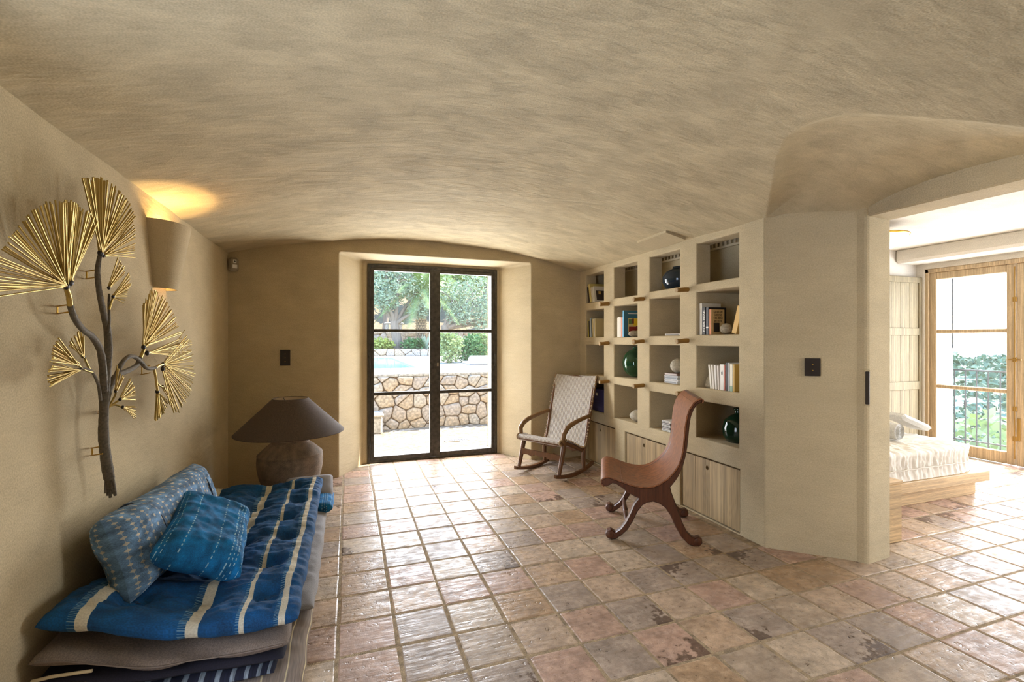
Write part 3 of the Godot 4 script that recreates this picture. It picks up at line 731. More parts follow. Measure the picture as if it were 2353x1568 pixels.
func build_bedroom() -> void:
	var g := G.new()
	g.bx(Vector3(3.2, -0.1, -4.2), Vector3(7.3, 2.62, -3.92)); struct("wall_bedroom_back", g, M.white_plaster)
	g = G.new()
	wall_holes(g, func(u: float, v: float, d: float) -> Vector3: return Vector3(u, v, 2.2 + d), 7.3, 3.2, -0.1, 2.62, [[5.6, 3.6, 0.55, 2.15, 0.2, false]], 0.01)
	g.bx(Vector3(3.2, -0.1, 2.38), Vector3(3.6, 2.62, 2.4)); g.bx(Vector3(5.6, -0.1, 2.38), Vector3(7.3, 2.62, 2.4)); g.bx(Vector3(3.6, -0.1, 2.38), Vector3(5.6, 0.55, 2.4)); g.bx(Vector3(3.6, 2.15, 2.38), Vector3(5.6, 2.62, 2.4))
	struct("wall_bedroom_near", g, M.white_plaster)
	glazing("window_4", Vector3(4.6, 0.55, 2.31), 0.0, 2.0, 1.6)  # out of view, placed to light the bed and the jamb
	g = G.new()
	wall_holes(g, func(u: float, v: float, d: float) -> Vector3: return Vector3(6.74 + d, v, u), -3.95, 2.25, -0.1, 2.62, [[-3.83, -0.52, 0.0, 2.235, 0.56, false]], 0.008)
	g.bx(Vector3(7.28, -0.1, -4.2), Vector3(7.3, 2.62, -3.83)); g.bx(Vector3(7.28, -0.1, -0.52), Vector3(7.3, 2.62, 2.4)); g.bx(Vector3(7.28, 2.235, -3.83), Vector3(7.3, 2.62, -0.52))
	struct("wall_bedroom_window", g, M.white_plaster)
	# white ceiling of the bedroom with the dropped edge along the window
	g = G.new(); g.bx(Vector3(3.19, 2.46, -4.0), Vector3(6.9, 2.62, 2.3)); struct("ceiling_bedroom", g, M.white_plaster)
	g = G.new(); g.bx(Vector3(6.35, 2.30, -3.93), Vector3(6.75, 2.48, 2.25), 0.03); struct("trim_1", g, M.white_plaster, "white dropped ceiling edge over the bedroom window")
	# two pairs of glazed pale oak doors; the second, out of view, lights the left wall
	for pair in 2: oak_doors("window_%d" % (1 + pair), Vector3(6.8, 0, -3.0 + pair * 1.645))
	# inner shutter folded back on the wall
	var sh := thing("window_shutter", "grey limed wooden shutter with three panels, folded beside the bedroom window", "shutter", Vector3(6.36, 0.02, -3.87))
	g = G.new()
	for x in [-0.38, 0.33]: g.bx(Vector3(x, 0, -0.018), Vector3(x + 0.05 + (0.02 if x > 0 else 0.0), 2.12, 0.018), 0.005)
	for y in [[0.0, 0.12], [0.73, 0.83], [1.40, 1.49], [2.05, 2.12]]: g.bx(Vector3(-0.33, y[0], -0.018), Vector3(0.33, y[1], 0.018), 0.005)
	part("shutter_frame", g, M.limed_wood, sh)
	for y in [[0.12, 0.73], [0.83, 1.40], [1.49, 2.05]]:
		for k in 4:
			g = G.new(); g.bx(Vector3(-0.33 + k * 0.165, y[0], -0.012), Vector3(-0.33 + (k + 1) * 0.165 - 0.002, y[1], 0.004), 0.002); part("panel_board", g, M.limed_wood, sh)
	# bed
	var bed := thing("platform_bed", "pale oak platform bed with a set-back plinth", "bed", Vector3(4.25, 0, -3.0))
	g = G.new(); g.bx(Vector3(-1.0, 0, -0.38), Vector3(0.98, 0.135, 0.42), 0.004); part("plinth", g, M.bed_oak, bed)
	g = G.new(); g.bx(Vector3(-1.03, 0.135, -0.48), Vector3(1.02, 0.222, 0.5), 0.004); part("platform_board", g, M.bed_oak, bed)
	var cn := FastNoiseLite.new(); cn.seed = 77; cn.frequency = 1.0; cn.fractal_octaves = 3
	g = G.new()
	var prof := []
	for i in 29:      # round profile across the side of the bed: out from the foot of the drop to the middle of the top
		var t := i / 28.0
		if t < 0.45: prof.append(Vector2(1.0 - 0.02 * sin(t / 0.45 * PI), 0.225 + 0.215 * t / 0.45))
		else:
			var q := (t - 0.45) / 0.55; prof.append(Vector2(lerpf(1.0, 0.0, q * q * 0.15 + q * 0.85 if q > 0.25 else q * 0.4 / 0.25 * 0.6), 0.44 + 0.05 * sqrt(clampf(q * 1.6, 0, 1))))
	var rows := []
	for i in prof.size():
		var row := PackedVector3Array()
		for k in 700:
			# even steps round a rectangle with softened corners
			var t := k / 700.0 * 4.0; var e := int(t); var w := (t - e) * 2.0 - 1.0
			var c: Vector2 = [Vector2(w, -1), Vector2(1, w), Vector2(-w, 1), Vector2(-1, -w)][e]
			var cut := 1.0 - 0.10 * pow(maxf(0.0, absf(c.x) + absf(c.y) - 1.0), 6.0)
			var cx := c.x * lerpf(1.0, cut, 0.5); var cz := c.y * cut
			var pq: Vector2 = prof[i]
			var side := clampf(1.0 - absf(pq.y - 0.33) / 0.17, 0.0, 1.0)
			var along := c.x * 11.0 + c.y * 6.0
			var fold := (sin(along * 6.0 + cn.get_noise_2d(c.x * 9.0, c.y * 5.0) * 5.0 + i * 0.15) * 0.6 + cn.get_noise_2d(along * 5.0, i * 0.25)) * 0.016 * side
			var sx := pq.x + fold * 0.5; var sz := pq.x + fold * 1.6
			row.append(Vector3(cx * 0.97 * sx, pq.y + (cn.get_noise_2d(cx * 8.0 * pq.x + 40, cz * 5.0 * pq.x) * 0.016 + cn.get_noise_2d(cx * 26.0 * pq.x, cz * 9.0 * pq.x) * 0.007) * clampf((pq.y - 0.40) * 14.0, 0, 1), cz * 0.47 * sz))
		rows.append(row)
	g.grid(rows, true, false, Vector2.ZERO, Vector2(6, 2), true)
	var bs := solo("bedspread", g, M.linen_white, "crumpled white linen bedspread over the bedroom mattress", "bedspread", Vector3(4.2, 0, -2.99))
	var seam := G.new()
	var sp := []
	for k in 60: sp.append(Vector3(lerpf(-0.9, 0.93, k / 59.0), 0.318 + sin(k * 1.3) * 0.003, 0.477))
	seam.tube(sp, [0.004], 6); part("seam", seam, M.linen_white, bs)
	# rolled towel and a folded one leaning on it
	var tw := thing("rolled_towel", "white towel rolled up tight on the bedspread", "towel", Vector3(4.44, 0.494, -2.88), 0.12)
	g = G.new()
	var sr := []; var sr2 := []
	for k in 90:
		var a := k * 0.30; var r := 0.012 + 0.0021 * k * 0.30
		sr.append(Vector3(cos(a) * r, sin(a) * r + 0.075, 0.17)); sr2.append(Vector3(cos(a) * r, sin(a) * r + 0.075, -0.17))
	g.grid([PackedVector3Array(sr), PackedVector3Array(sr2)])
	part("towel_roll", g, M.towel_white, tw)
	g = G.new(); g.xf = Transform3D(Basis(Vector3.RIGHT, -PI / 2), Vector3(0, 0.075, 0.163)); g.lathe([Vector2(0.0, 0.0), Vector2(0.066, 0.0), Vector2(0.070, 0.01), Vector2(0.070, 0.32), Vector2(0.0, 0.325)], 40)
	part("towel_core", g, M.towel_white, tw)
	var tf := G.new()
	tf.box(Vector3.ZERO, Vector3(0.42, 0.06, 0.2), 0.028, Basis(Vector3.BACK, -0.34))
	solo("folded_towel", tf, M.towel_white, "white towel folded flat, slanting behind the rolled towel", "towel", Vector3(4.98, 0.592, -2.97))
	# low block beside the jamb
	var nb := thing("bedside_block", "low oak block standing behind the plaster jamb", "table", Vector3(3.36, 0, -2.31))
	g = G.new(); g.bx(Vector3(-0.15, 0, -0.18), Vector3(0.16, 0.39, 0.18), 0.004); part("body", g, M.bed_oak, nb)
	g = G.new(); g.bx(Vector3(-0.155, 0.39, -0.185), Vector3(0.165, 0.412, 0.185), 0.004); part("top", g, M.bed_oak, nb)
	# ceiling bowl lamp
	var cl := thing("bowl_ceiling_lamp", "glowing cream bowl lamp under the white bedroom ceiling", "lamp", Vector3(4.84, 2.46, -3.15))
	g = G.new()
	var bw := []
	for k in 13:
		var t := PI / 2 * k / 12.0; bw.append(Vector2(sin(t) * 0.24 + 0.0005, -0.105 - cos(t) * 0.13))
	g.lathe(bw, 40); part("bowl", g, M.bedroom_lamp_glass, cl)
	g = G.new(); g.lathe([Vector2(0.0, -0.09), Vector2(0.25, -0.09), Vector2(0.254, -0.098), Vector2(0.25, -0.108), Vector2(0.24, -0.108)], 40); g.lathe([Vector2(0.05, -0.09), Vector2(0.06, 0.0)], 24); part("rim", g, M.brass, cl)
	var ol := OmniLight3D.new(); ol.name = "bowl_lamp_light"; cl.add_child(ol); ol.position = Vector3(0, -0.27, 0); ol.light_color = rgb(255, 226, 180); ol.light_energy = 0.25; ol.light_size = 0.1; ol.omni_range = 10; ol.shadow_enabled = true
	# balcony rail
	var ra := thing("balcony_railing", "wrought iron balcony railing with knotted bars outside the bedroom", "railing", Vector3(7.5, 0, -3.0))
	g = G.new(); g.bx(Vector3(-0.02, 0.965, -1.15), Vector3(0.02, 0.985, 2.5), 0.003); part("top_rail", g, M.iron, ra)
	g = G.new(); g.bx(Vector3(-0.015, 0.07, -1.15), Vector3(0.015, 0.085, 2.5), 0.003); part("bottom_rail", g, M.iron, ra)
	var barm := G.new(); barm.tube([Vector3(0, 0.0, 0), Vector3(0, 0.97, 0)], [0.0075], 8); var bar_mesh := barm.mesh()
	var kn := G.new(); kn.tube([Vector3(0, 0.0, 0), Vector3(0, 0.97, 0)], [0.0075], 8); kn.lathe([Vector2(0.007, 0.50), Vector2(0.017, 0.51), Vector2(0.012, 0.525), Vector2(0.019, 0.545), Vector2(0.012, 0.565), Vector2(0.017, 0.58), Vector2(0.007, 0.59)], 10)
	var knot_mesh := kn.mesh()
	for k in 30: piece("bar", knot_mesh if k % 2 == 0 else bar_mesh, M.iron, ra, Transform3D(Basis(), Vector3(0, 0, -1.035 + k * 0.115)))
	g = G.new(); g.bx(Vector3(7.3, -0.3, -4.6), Vector3(7.62, -0.02, -0.2), 0.01); struct("balcony_slab", g, M.outside_plaster)

func oak_doors(called: String, at: Vector3) -> void:
	var wn := Node3D.new(); wn.name = called; wn.set_meta("kind", "structure"); add_child(wn); wn.position = at
	var g := G.new()
	g.bx(Vector3(-0.05, 0, -0.83), Vector3(0.05, 2.235, -0.79), 0.006); g.bx(Vector3(-0.05, 0, 0.79), Vector3(0.05, 2.235, 0.84), 0.006); g.bx(Vector3(-0.05, 2.185, -0.83), Vector3(0.05, 2.235, 0.84), 0.006)
	part("window_frame", g, M.window_oak, wn)
	for s in [-1, 1]:
		var a: float = -0.79 if s < 0 else 0.005; var b: float = -0.005 if s < 0 else 0.79
		var leaf := G.new()
		leaf.bx(Vector3(-0.03, 0.01, a), Vector3(0.03, 2.185, a + 0.07), 0.006); leaf.bx(Vector3(-0.03, 0.01, b - 0.07), Vector3(0.03, 2.185, b), 0.006)
		leaf.bx(Vector3(-0.03, 0.01, a + 0.07), Vector3(0.03, 0.14, b - 0.07), 0.006); leaf.bx(Vector3(-0.03, 2.10, a + 0.07), Vector3(0.03, 2.185, b - 0.07), 0.006)
		for y in [0.80, 1.465]: leaf.bx(Vector3(-0.025, y - 0.022, a + 0.07), Vector3(0.025, y + 0.022, b - 0.07), 0.008)
		var lf := part("door_leaf", leaf, M.window_oak, wn)
		for yy in [[0.14, 0.778], [0.822, 1.443], [1.487, 2.10]]:
			var gl := G.new(); gl.bx(Vector3(-0.003, yy[0], a + 0.07), Vector3(0.003, yy[1], b - 0.07)); part("pane", gl, M.pane, lf)
	var bolt := G.new()
	bolt.tube([Vector3(-0.045, 0.08, 0.0), Vector3(-0.045, 2.15, 0.0)], [0.007], 8)
	for y in [0.3, 0.62, 1.15, 1.8]: bolt.box(Vector3(-0.04, y, 0), Vector3(0.02, 0.05, 0.035), 0.003)
	bolt.box(Vector3(-0.04, 0.4, 0.03), Vector3(0.012, 0.24, 0.03), 0.002); bolt.tube([Vector3(-0.05, 1.15, -0.05), Vector3(-0.06, 1.15, 0.06)], [0.008], 8)
	part("bolt", bolt, M.old_brass, wn, "long brass bolt")

func build_niche_door() -> void:
	var d := Node3D.new(); d.name = "door_1"; d.set_meta("kind", "structure"); d.set_meta("label", "dark steel double door with six panes"); add_child(d); d.position = Vector3(0.94, 0, -5.43)
	var g := G.new()
	for s in [-1, 1]: g.box(Vector3(s * 0.728, 1.1, 0), Vector3(0.032, 2.2, 0.06), 0.003)
	g.box(Vector3(0, 2.184, 0), Vector3(1.44, 0.032, 0.06), 0.003); g.box(Vector3(0, 0.011, 0), Vector3(1.44, 0.022, 0.06), 0.003)
	part("door_frame", g, M.steel, d)
	for s in [-1.0, 1.0]:
		var l := G.new()
		var a := 0.003; var b := 0.711
		var bar := func(x0: float, x1: float, y0: float, y1: float, z0: float, z1: float) -> void: l.bx(Vector3(s * x0, y0, z0), Vector3(s * x1, y1, z1), 0.003)
		bar.call(a, 0.058, 0.024, 2.167, -0.02, 0.028); bar.call(b - 0.036, b, 0.024, 2.167, -0.02, 0.028)
		bar.call(0.058, b - 0.036, 2.13, 2.167, -0.02, 0.028); bar.call(0.058, b - 0.036, 0.024, 0.07, -0.02, 0.028)
		bar.call(0.058, b - 0.036, 0.745, 0.78, -0.02, 0.024); bar.call(0.058, b - 0.036, 1.448, 1.483, -0.02, 0.024)
		var leaf := part("door_leaf", l, M.steel, d)
		for yy in [[0.07, 0.745], [0.78, 1.448], [1.483, 2.13]]:
			var p := G.new(); p.bx(Vector3(s * 0.056, yy[0] - 0.002, -0.003), Vector3(s * (b - 0.034), yy[1] + 0.002, 0.003)); part("pane", p, M.pane, leaf)
		for y in [0.14, 1.12, 2.04]:
			var h := G.new(); h.tube([Vector3(s * 0.722, y - 0.07, 0.036), Vector3(s * 0.722, y + 0.07, 0.036)], [0.009], 8); part("hinge", h, M.steel, leaf)
	g = G.new(); g.bx(Vector3(-0.016, 0.026, 0.024), Vector3(0.016, 2.165, 0.031), 0.002); part("cover_strip", g, M.steel, d)
	g = G.new(); g.lathe([Vector2(0.0, 1.06), Vector2(0.010, 1.06), Vector2(0.010, 1.10), Vector2(0.0, 1.10)], 12); g.shift(Vector3(0.03, 0, 0.026)); part("keyhole_plate", g, M.sensor_shell, d, "small metal keyhole plate")

func leaves(g: G, centers: Array, count: int, size: float, slim: float, q: RandomNumberGenerator, spread := 1.0) -> void:
	# leaf blades scattered through the shells of a few round clusters [centre, radius]
	for i in count:
		var cl: Array = centers[q.randi() % centers.size()]
		var d := Vector3(q.randfn(), q.randfn(), q.randfn()).normalized()
		var at: Vector3 = cl[0] + d * cl[1] * pow(q.randf(), 0.4) * Vector3(1, 0.85, 1) * spread
		var ax := (d * 0.6 + Vector3(q.randfn(), q.randfn() * 0.7, q.randfn())).normalized()
		var si := ax.cross(Vector3(q.randfn(), q.randfn(), q.randfn())).normalized()
		var L := size * q.randf_range(0.6, 1.3)
		g.tint = Color(1, 1, 1) * q.randf_range(0.62, 1.25); g.tint.a = 1
		var m := at + ax * L * 0.5
		g.tri(at, m + si * L * slim, at + ax * L); g.tri(at, at + ax * L, m - si * L * slim)

func stone_wall(called: String, label: String, at: Vector3, W: float, Hh: float, cell: float, sd: int, cap := 300) -> Node3D:
	# rubble masonry: cells of jittered sites, each a proud stone of its own
	var o := thing(called, label, "wall", at)
	var g := G.new(); g.bx(Vector3(0, 0, -0.4), Vector3(W, Hh, -0.03)); part("mortar", g, M.mortar, o)
	var q := RandomNumberGenerator.new(); q.seed = sd
	var sites := []
	var ny := int(ceil(Hh / (cell * 0.75))); var nx := int(ceil(W / cell))
	for j in range(-1, ny + 1):
		for i in range(-1, nx + 1): sites.append(Vector2((i + 0.5 + (0.5 if j % 2 else 0.0) + q.randf_range(-0.42, 0.42)) * W / nx, (j + 0.5 + q.randf_range(-0.40, 0.40)) * Hh / ny))
	for s in sites:
		var poly := PackedVector2Array([Vector2(0, 0), Vector2(W, 0), Vector2(W, Hh), Vector2(0, Hh)])
		for t in sites:
			if t == s or s.distance_to(t) > cell * 3.0: continue
			var m: Vector2 = (s + t) / 2.0; var nn: Vector2 = (t - s).normalized()
			var out := PackedVector2Array()
			for k in poly.size():
				var a := poly[k]; var b := poly[(k + 1) % poly.size()]
				var da := (a - m).dot(nn); var db := (b - m).dot(nn)
				if da <= 0: out.append(a)
				if da * db < 0: out.append(a.lerp(b, da / (da - db)))
			poly = out
			if poly.size() < 3: break
		if poly.size() < 3: continue
		var ctr := Vector2.ZERO
		for p in poly: ctr += p
		ctr /= poly.size()
		var area := 0.0
		for k in poly.size(): area += (poly[k] - ctr).cross(poly[(k + 1) % poly.size()] - ctr) / 2
		if absf(area) < cell * cell * 0.04: continue
		# round the corners, then a pillowed face
		var ring := PackedVector2Array()
		for k in poly.size():
			var a := poly[k]; var b := poly[(k + 1) % poly.size()]
			for t in [0.14, 0.86]: ring.append(ctr + (a.lerp(b, t) - ctr) * (1.0 - 0.007 / maxf(0.03, (a.lerp(b, t) - ctr).length())))
		var st := G.new()
		var pr := q.randf_range(0.012, 0.045)
		var lv := []
		for e in [[1.0, -0.05], [1.0, 0.0], [0.93, pr * 0.7], [0.7, pr]]:
			var row := PackedVector3Array()
			for k in ring.size():
				var pp: Vector2 = ring[k] - ctr
				row.append(Vector3(pp.x * e[0], pp.y * e[0], e[1] + (q.randf_range(-0.006, 0.006) if e[0] < 0.99 else 0.0)))
			lv.append(row)
		var fan := PackedVector3Array()
		for k in ring.size(): fan.append(Vector3(0, 0, pr))
		lv.append(fan)
		st.grid(lv, true)
		piece("stone", st.mesh(), M["wall_stone%d" % (q.randi() % 4)], o, Transform3D(Basis(), Vector3(ctr.x, ctr.y, 0)))
	return o

func build_outside() -> void:
	var q := RandomNumberGenerator.new(); q.seed = 99
	# terrace in front of the door
	var g := G.new(); g.bx(Vector3(-9, -0.4, -7.9), Vector3(7.3, -0.035, -5.4)); struct("terrace_ground", g, M.terrace_ground, "sunlit pale pebbled terrace")
	g = G.new(); g.bx(Vector3(0.18, -0.04, -5.9), Vector3(1.7, -0.008, -5.45), 0.006); struct("trim_2", g, M.coping, "stone threshold of the niche door")
	# pebbles set in the terrace, lighter and darker
	var pg := G.new()
	for i in 900:
		var x := q.randf_range(-0.2, 3.2); var z := q.randf_range(-7.5, -5.95)
		pg.tint = Color(1, 1, 1); pg.blob(Vector3(x, -0.038, z), Vector3(q.randf_range(0.02, 0.06), 0.009, q.randf_range(0.015, 0.035)), 6, null, 0, Basis(Vector3.UP, q.randf() * 0.6))
	var ps := solo("pebble_paving", pg, M.wall_stone0, "flat pebbles set into the sunlit terrace", "pebbles"); ps.set_meta("kind", "stuff")
	stone_wall("rubble_wall", "tan rubble stone retaining wall below the pool", Vector3(-1.2, -0.05, -7.6), 5.2, 0.84, 0.245, 4)
	# coping slabs
	for k in 14:
		g = G.new(); g.box(Vector3.ZERO, Vector3(0.385, 0.05, 1.55), 0.008)
		var o := solo("coping_slab", g, M.coping, "white stone coping slab between rubble wall and pool", "slab", Vector3(-1.4 + k * 0.39 + 0.0, 0.812, -8.36), "coping slabs along the pool"); o.rotation.y = 0.0
	# end of a low wall at the left
	var lw := thing("low_wall_end", "low rendered wall end standing before the rubble wall", "wall", Vector3(0.1, -0.04, -7.3))
	g = G.new(); g.bx(Vector3(-0.9, 0, -0.3), Vector3(0.38, 0.26, 0.06), 0.03); part("body", g, M.coping, lw)
	g = G.new(); g.bx(Vector3(-0.9, 0.26, -0.3), Vector3(0.40, 0.31, 0.08), 0.02); part("cap", g, M.coping, lw)
	# drain
	var dr := thing("drain_grate", "slotted drain grate in the terrace", "grate", Vector3(1.42, -0.03, -6.42))
	g = G.new(); g.box(Vector3(0, 0.002, 0), Vector3(0.34, 0.008, 0.12), 0.002); part("frame", g, M.coping, dr)
	for k in 9:
		g = G.new(); g.box(Vector3(-0.13 + k * 0.033, 0.0065, 0), Vector3(0.014, 0.004, 0.085), 0.0, Basis(Vector3.UP, 0.25)); part("bar", g, M.iron, dr)
	# the pool
	var po := thing("swimming_pool", "still turquoise pool behind the coping", "pool", Vector3(-3.0, 0.6, -12.6))
	g = G.new(); g.bx(Vector3(-9, -1.4, -3.4), Vector3(4.4, -1.35, 3.45)); part("basin", g, M.coping, po)
	g = G.new(); g.bx(Vector3(-9, 0.13, -3.3), Vector3(4.35, 0.17, 3.44)); part("water", g, M.water, po)
	g = G.new(); g.bx(Vector3(-14, 0.2, -22.5), Vector3(-13, 0.78, -9)); 
	# pool deck and garden ground beyond
	g = G.new()
	g.bx(Vector3(1.35, 0.2, -16.0), Vector3(9.0, 0.80, -9.14)); g.bx(Vector3(-12, 0.2, -17.6), Vector3(9, 0.80, -15.9)); struct("pool_deck", g, M.coping, "pale stone pool deck")
	g = G.new(); g.bx(Vector3(-14, 0.2, -20.6), Vector3(14, 1.02, -17.9)); struct("garden_bed", g, M.earth)
	g = G.new(); g.bx(Vector3(-14, 0.2, -26), Vector3(14, 1.75, -20.6)); struct("garden_terrace", g, M.earth)
	stone_wall("low_garden_wall", "knee-high stone edging wall of the garden bed behind the pool", Vector3(-1.6, 0.78, -17.8), 9.0, 0.28, 0.42, 8)
	stone_wall("upper_garden_wall", "reddish rubble terrace wall behind the olive tree", Vector3(-1.6, 1.0, -20.5), 10.5, 0.82, 0.5, 9)
	# wooded hillside behind
	g = G.new()
	var hn := FastNoiseLite.new(); hn.seed = 5; hn.frequency = 0.06
	var rows := []
	for j in 24:
		var row := PackedVector3Array()
		for i in 60:
			var x := -30.0 + i * 0.9; var z := -25.0 - j * 2.6
			row.append(Vector3(x, 1.7 + pow(j / 23.0, 1.1) * 26.0 + hn.get_noise_2d(x, z) * 2.0, z))
		rows.append(row)
	g.grid(rows, false, false, Vector2.ZERO, Vector2.ONE, true); struct("hillside", g, M.earth, "steep wooded hillside behind the garden")
	for k in 28:
		var z := -25.8 - float(k / 7) * 5.2 - q.randf() * 1.0
		var x := -5.5 + (k % 7) * 3.6 + q.randf_range(-0.4, 0.4) + (-z - 25.0) * 0.25 + (1.8 if (k / 7) % 2 else 0.0)
		var y := 1.6 + pow((-25.0 - z) / 60.0, 1.1) * 26.0
		var R := q.randf_range(1.5, 2.3)
		var tr := thing("pine_tree", "dark bushy evergreen tree on the wooded hillside" if k % 3 else "pale green bushy tree on the wooded hillside", "tree", Vector3(x, y, z), 0, "dark trees on the hillside" if k % 3 else "pale trees on the hillside")
		var t := G.new(); t.tube([Vector3(0, 0, 0), Vector3(0.1, R * 0.8, 0), Vector3(0.05, R * 1.6, 0)], [0.16, 0.12, 0.05], 7); part("trunk", t, M.olive_bark, tr)
		var fo := G.new()
		var cs := []
		for c in 7: cs.append([Vector3(q.randf_range(-0.7, 0.7) * R, R * q.randf_range(0.8, 2.1), q.randf_range(-0.5, 0.5) * R), R * q.randf_range(0.35, 0.6)])
		leaves(fo, cs, 1500, 0.34, 0.3, q); part("foliage", fo, M.pine_leaf if k % 3 else M.pale_leaf, tr, "", "stuff")
	# olive trees
	olive(Vector3(1.75, 1.0, -19.0), 2.5, [[Vector3(-0.9, 2.3, 0), 0.75], [Vector3(0.1, 2.8, 0.2), 0.8], [Vector3(0.8, 2.3, -0.2), 0.7], [Vector3(-0.4, 1.9, 0.3), 0.45], [Vector3(0.9, 1.6, 0.2), 0.4], [Vector3(0.2, 3.4, 0), 0.6]], "silvery olive tree with forked trunk behind the pool", q, 5200)
	olive(Vector3(3.7, 0.95, -18.8), 2.3, [[Vector3(0.3, 2.2, 0), 0.75], [Vector3(1.2, 2.4, 0.2), 0.8], [Vector3(2.0, 1.8, 0), 0.8], [Vector3(1.5, 1.3, 0.3), 0.55], [Vector3(0.5, 1.5, 0.3), 0.5], [Vector3(2.6, 1.2, 0), 0.6]], "spreading olive tree with slanting branches beside the palm", q, 6200)
	olive(Vector3(0.2, 1.7, -21.6), 3.0, [[Vector3(-0.9, 2.0, 0), 0.9], [Vector3(0.3, 2.6, 0.2), 0.9], [Vector3(-0.2, 3.2, -0.2), 0.9]], "pale olive tree on the upper terrace behind the first", q, 4000)
	palm(Vector3(2.8, 1.0, -19.35), q)
	# shrubs
	bush("yellow_green_shrub", "rounded yellow-green shrub in the bed behind the pool", Vector3(1.15, 1.0, -18.6), [[Vector3(0, 0.22, 0), 0.3], [Vector3(0.25, 0.18, 0), 0.25], [Vector3(-0.22, 0.16, 0), 0.22]], M.bush_leaf, 1300, 0.11, q)
	bush("dark_green_shrub", "dark green leafy shrub beside the agave", Vector3(2.25, 1.0, -18.65), [[Vector3(0, 0.2, 0), 0.3], [Vector3(0.3, 0.2, 0), 0.25]], M.ivy_leaf, 900, 0.13, q)
	bush("blue_ground_plant", "low blue-green ground plant in front of the agave", Vector3(3.25, 1.0, -18.5), [[Vector3(0, 0.08, 0), 0.22], [Vector3(0.3, 0.08, 0), 0.2]], M.agave_leaf, 700, 0.08, q)
	bush("light_green_shrub", "light green bushy shrub at the pool's corner", Vector3(2.35, 0.8, -11.6), [[Vector3(0, 0.25, 0), 0.3], [Vector3(0.1, 0.5, 0), 0.28], [Vector3(-0.1, 0.62, 0), 0.2]], M.pale_leaf, 2200, 0.07, q)
	bush("ivy_mound", "dark green ivy mound between two paler shrubs", Vector3(2.85, 0.8, -11.8), [[Vector3(0, 0.25, 0), 0.3], [Vector3(0.15, 0.5, 0), 0.25], [Vector3(0.3, 0.3, 0), 0.25]], M.ivy_leaf, 2200, 0.07, q)
	bush("white_flowering_shrub", "pale airy shrub growing behind the lounge seat", Vector3(3.4, 0.8, -12.0), [[Vector3(0, 0.35, 0), 0.35], [Vector3(0.2, 0.6, 0), 0.3], [Vector3(-0.2, 0.62, 0), 0.22]], M.pale_leaf, 2000, 0.07, q)
	bush("bright_green_shrub", "bright green shrub on the upper garden terrace", Vector3(0.1, 1.75, -21.5), [[Vector3(-0.3, 0.2, 0), 0.35], [Vector3(0.3, 0.2, 0), 0.3]], M.bush_leaf, 1100, 0.14, q)
	var ag := thing("agave", "pale striped agave with long pointed leaves behind the pool", "plant", Vector3(2.9, 1.0, -18.75))
	for k in 16:
		var l := G.new(); l.tint = Color(1, 1, 1)
		var a := k * 2.4; var el := 0.5 + (k % 4) * 0.24
		var rows2 := []
		for j in 7:
			var t := j / 6.0; var r := t * 0.75
			var c := Vector3(cos(a) * r * cos(el), r * sin(el) - t * t * 0.1, sin(a) * r * cos(el)); var si := Vector3(-sin(a), 0, cos(a)) * (0.065 * (1.0 - t) * (0.6 + t) + 0.003)
			rows2.append(PackedVector3Array([c - si + Vector3(0, 0.02, 0), c, c + si + Vector3(0, 0.02, 0)]))
		l.grid(rows2); part("leaf", l, M.agave_leaf, ag)
	# lounge seat and its slatted side table on the deck
	var lo := thing("lounge_seat", "pale grey outdoor lounge seat standing on the pool deck", "sofa", Vector3(3.05, 0.8, -10.6))
	g = G.new(); g.xf = Transform3D(Basis(Vector3.RIGHT, -0.18), Vector3(0, 0.0, 0.0)); g.box(Vector3(0, 0.11, 0), Vector3(0.85, 0.2, 0.14), 0.05); part("backrest", g, M.lounge_cloth, lo)
	g = G.new(); g.box(Vector3(0, 0.03, -0.35), Vector3(0.85, 0.06, 0.7), 0.025); part("seat", g, M.lounge_cloth, lo)
	# stone bench on the upper terrace
	var be := thing("stone_bench", "white stone bench between olive and palm", "bench", Vector3(1.85, 1.75, -20.9))
	g = G.new(); g.box(Vector3(0, 0.36, 0), Vector3(0.8, 0.08, 0.35), 0.03); part("seat", g, M.coping, be)
	for s in [-0.28, 0.28]:
		g = G.new(); g.box(Vector3(s, 0.16, 0), Vector3(0.12, 0.32, 0.3), 0.02); part("leg", g, M.coping, be)
	# valley seen from the bedroom: sea, wooded slopes
	g = G.new(); g.bx(Vector3(-15000, -141, -20000), Vector3(26000, -140, 20000)); struct("sea", g, M.sea, "pale hazy sea")
	g = G.new()
	var rows3 := []
	for j in 60:
		var row := PackedVector3Array()
		for i in 50:
			var dd := 14.0 * pow(1.085, j); var az := -1.0 + i * 0.034
			var x := 7.0 + cos(az) * dd; var z := -3.0 + sin(az) * dd
			var y := -3.5 - dd * 0.16 + hn.get_noise_2d(x * 0.5, z * 0.5) * dd * 0.035
			var far := clampf((dd - 90.0) / 260.0, 0, 1)
			y = lerpf(y, -13.0 - dd * 0.018 + hn.get_noise_2d(x * 0.16, z * 0.16) * 14.0 + hn.get_noise_2d(x * 0.5, z * 0.5) * 4.0, far)
			if dd > 1100.0: y = -160.0
			row.append(Vector3(x, y, z))
		rows3.append(row)
	g.grid(rows3, false, false, Vector2.ZERO, Vector2.ONE, true); struct("valley", g, M.far_forest, "wooded valley below the bedroom balcony")
	var fg := G.new()
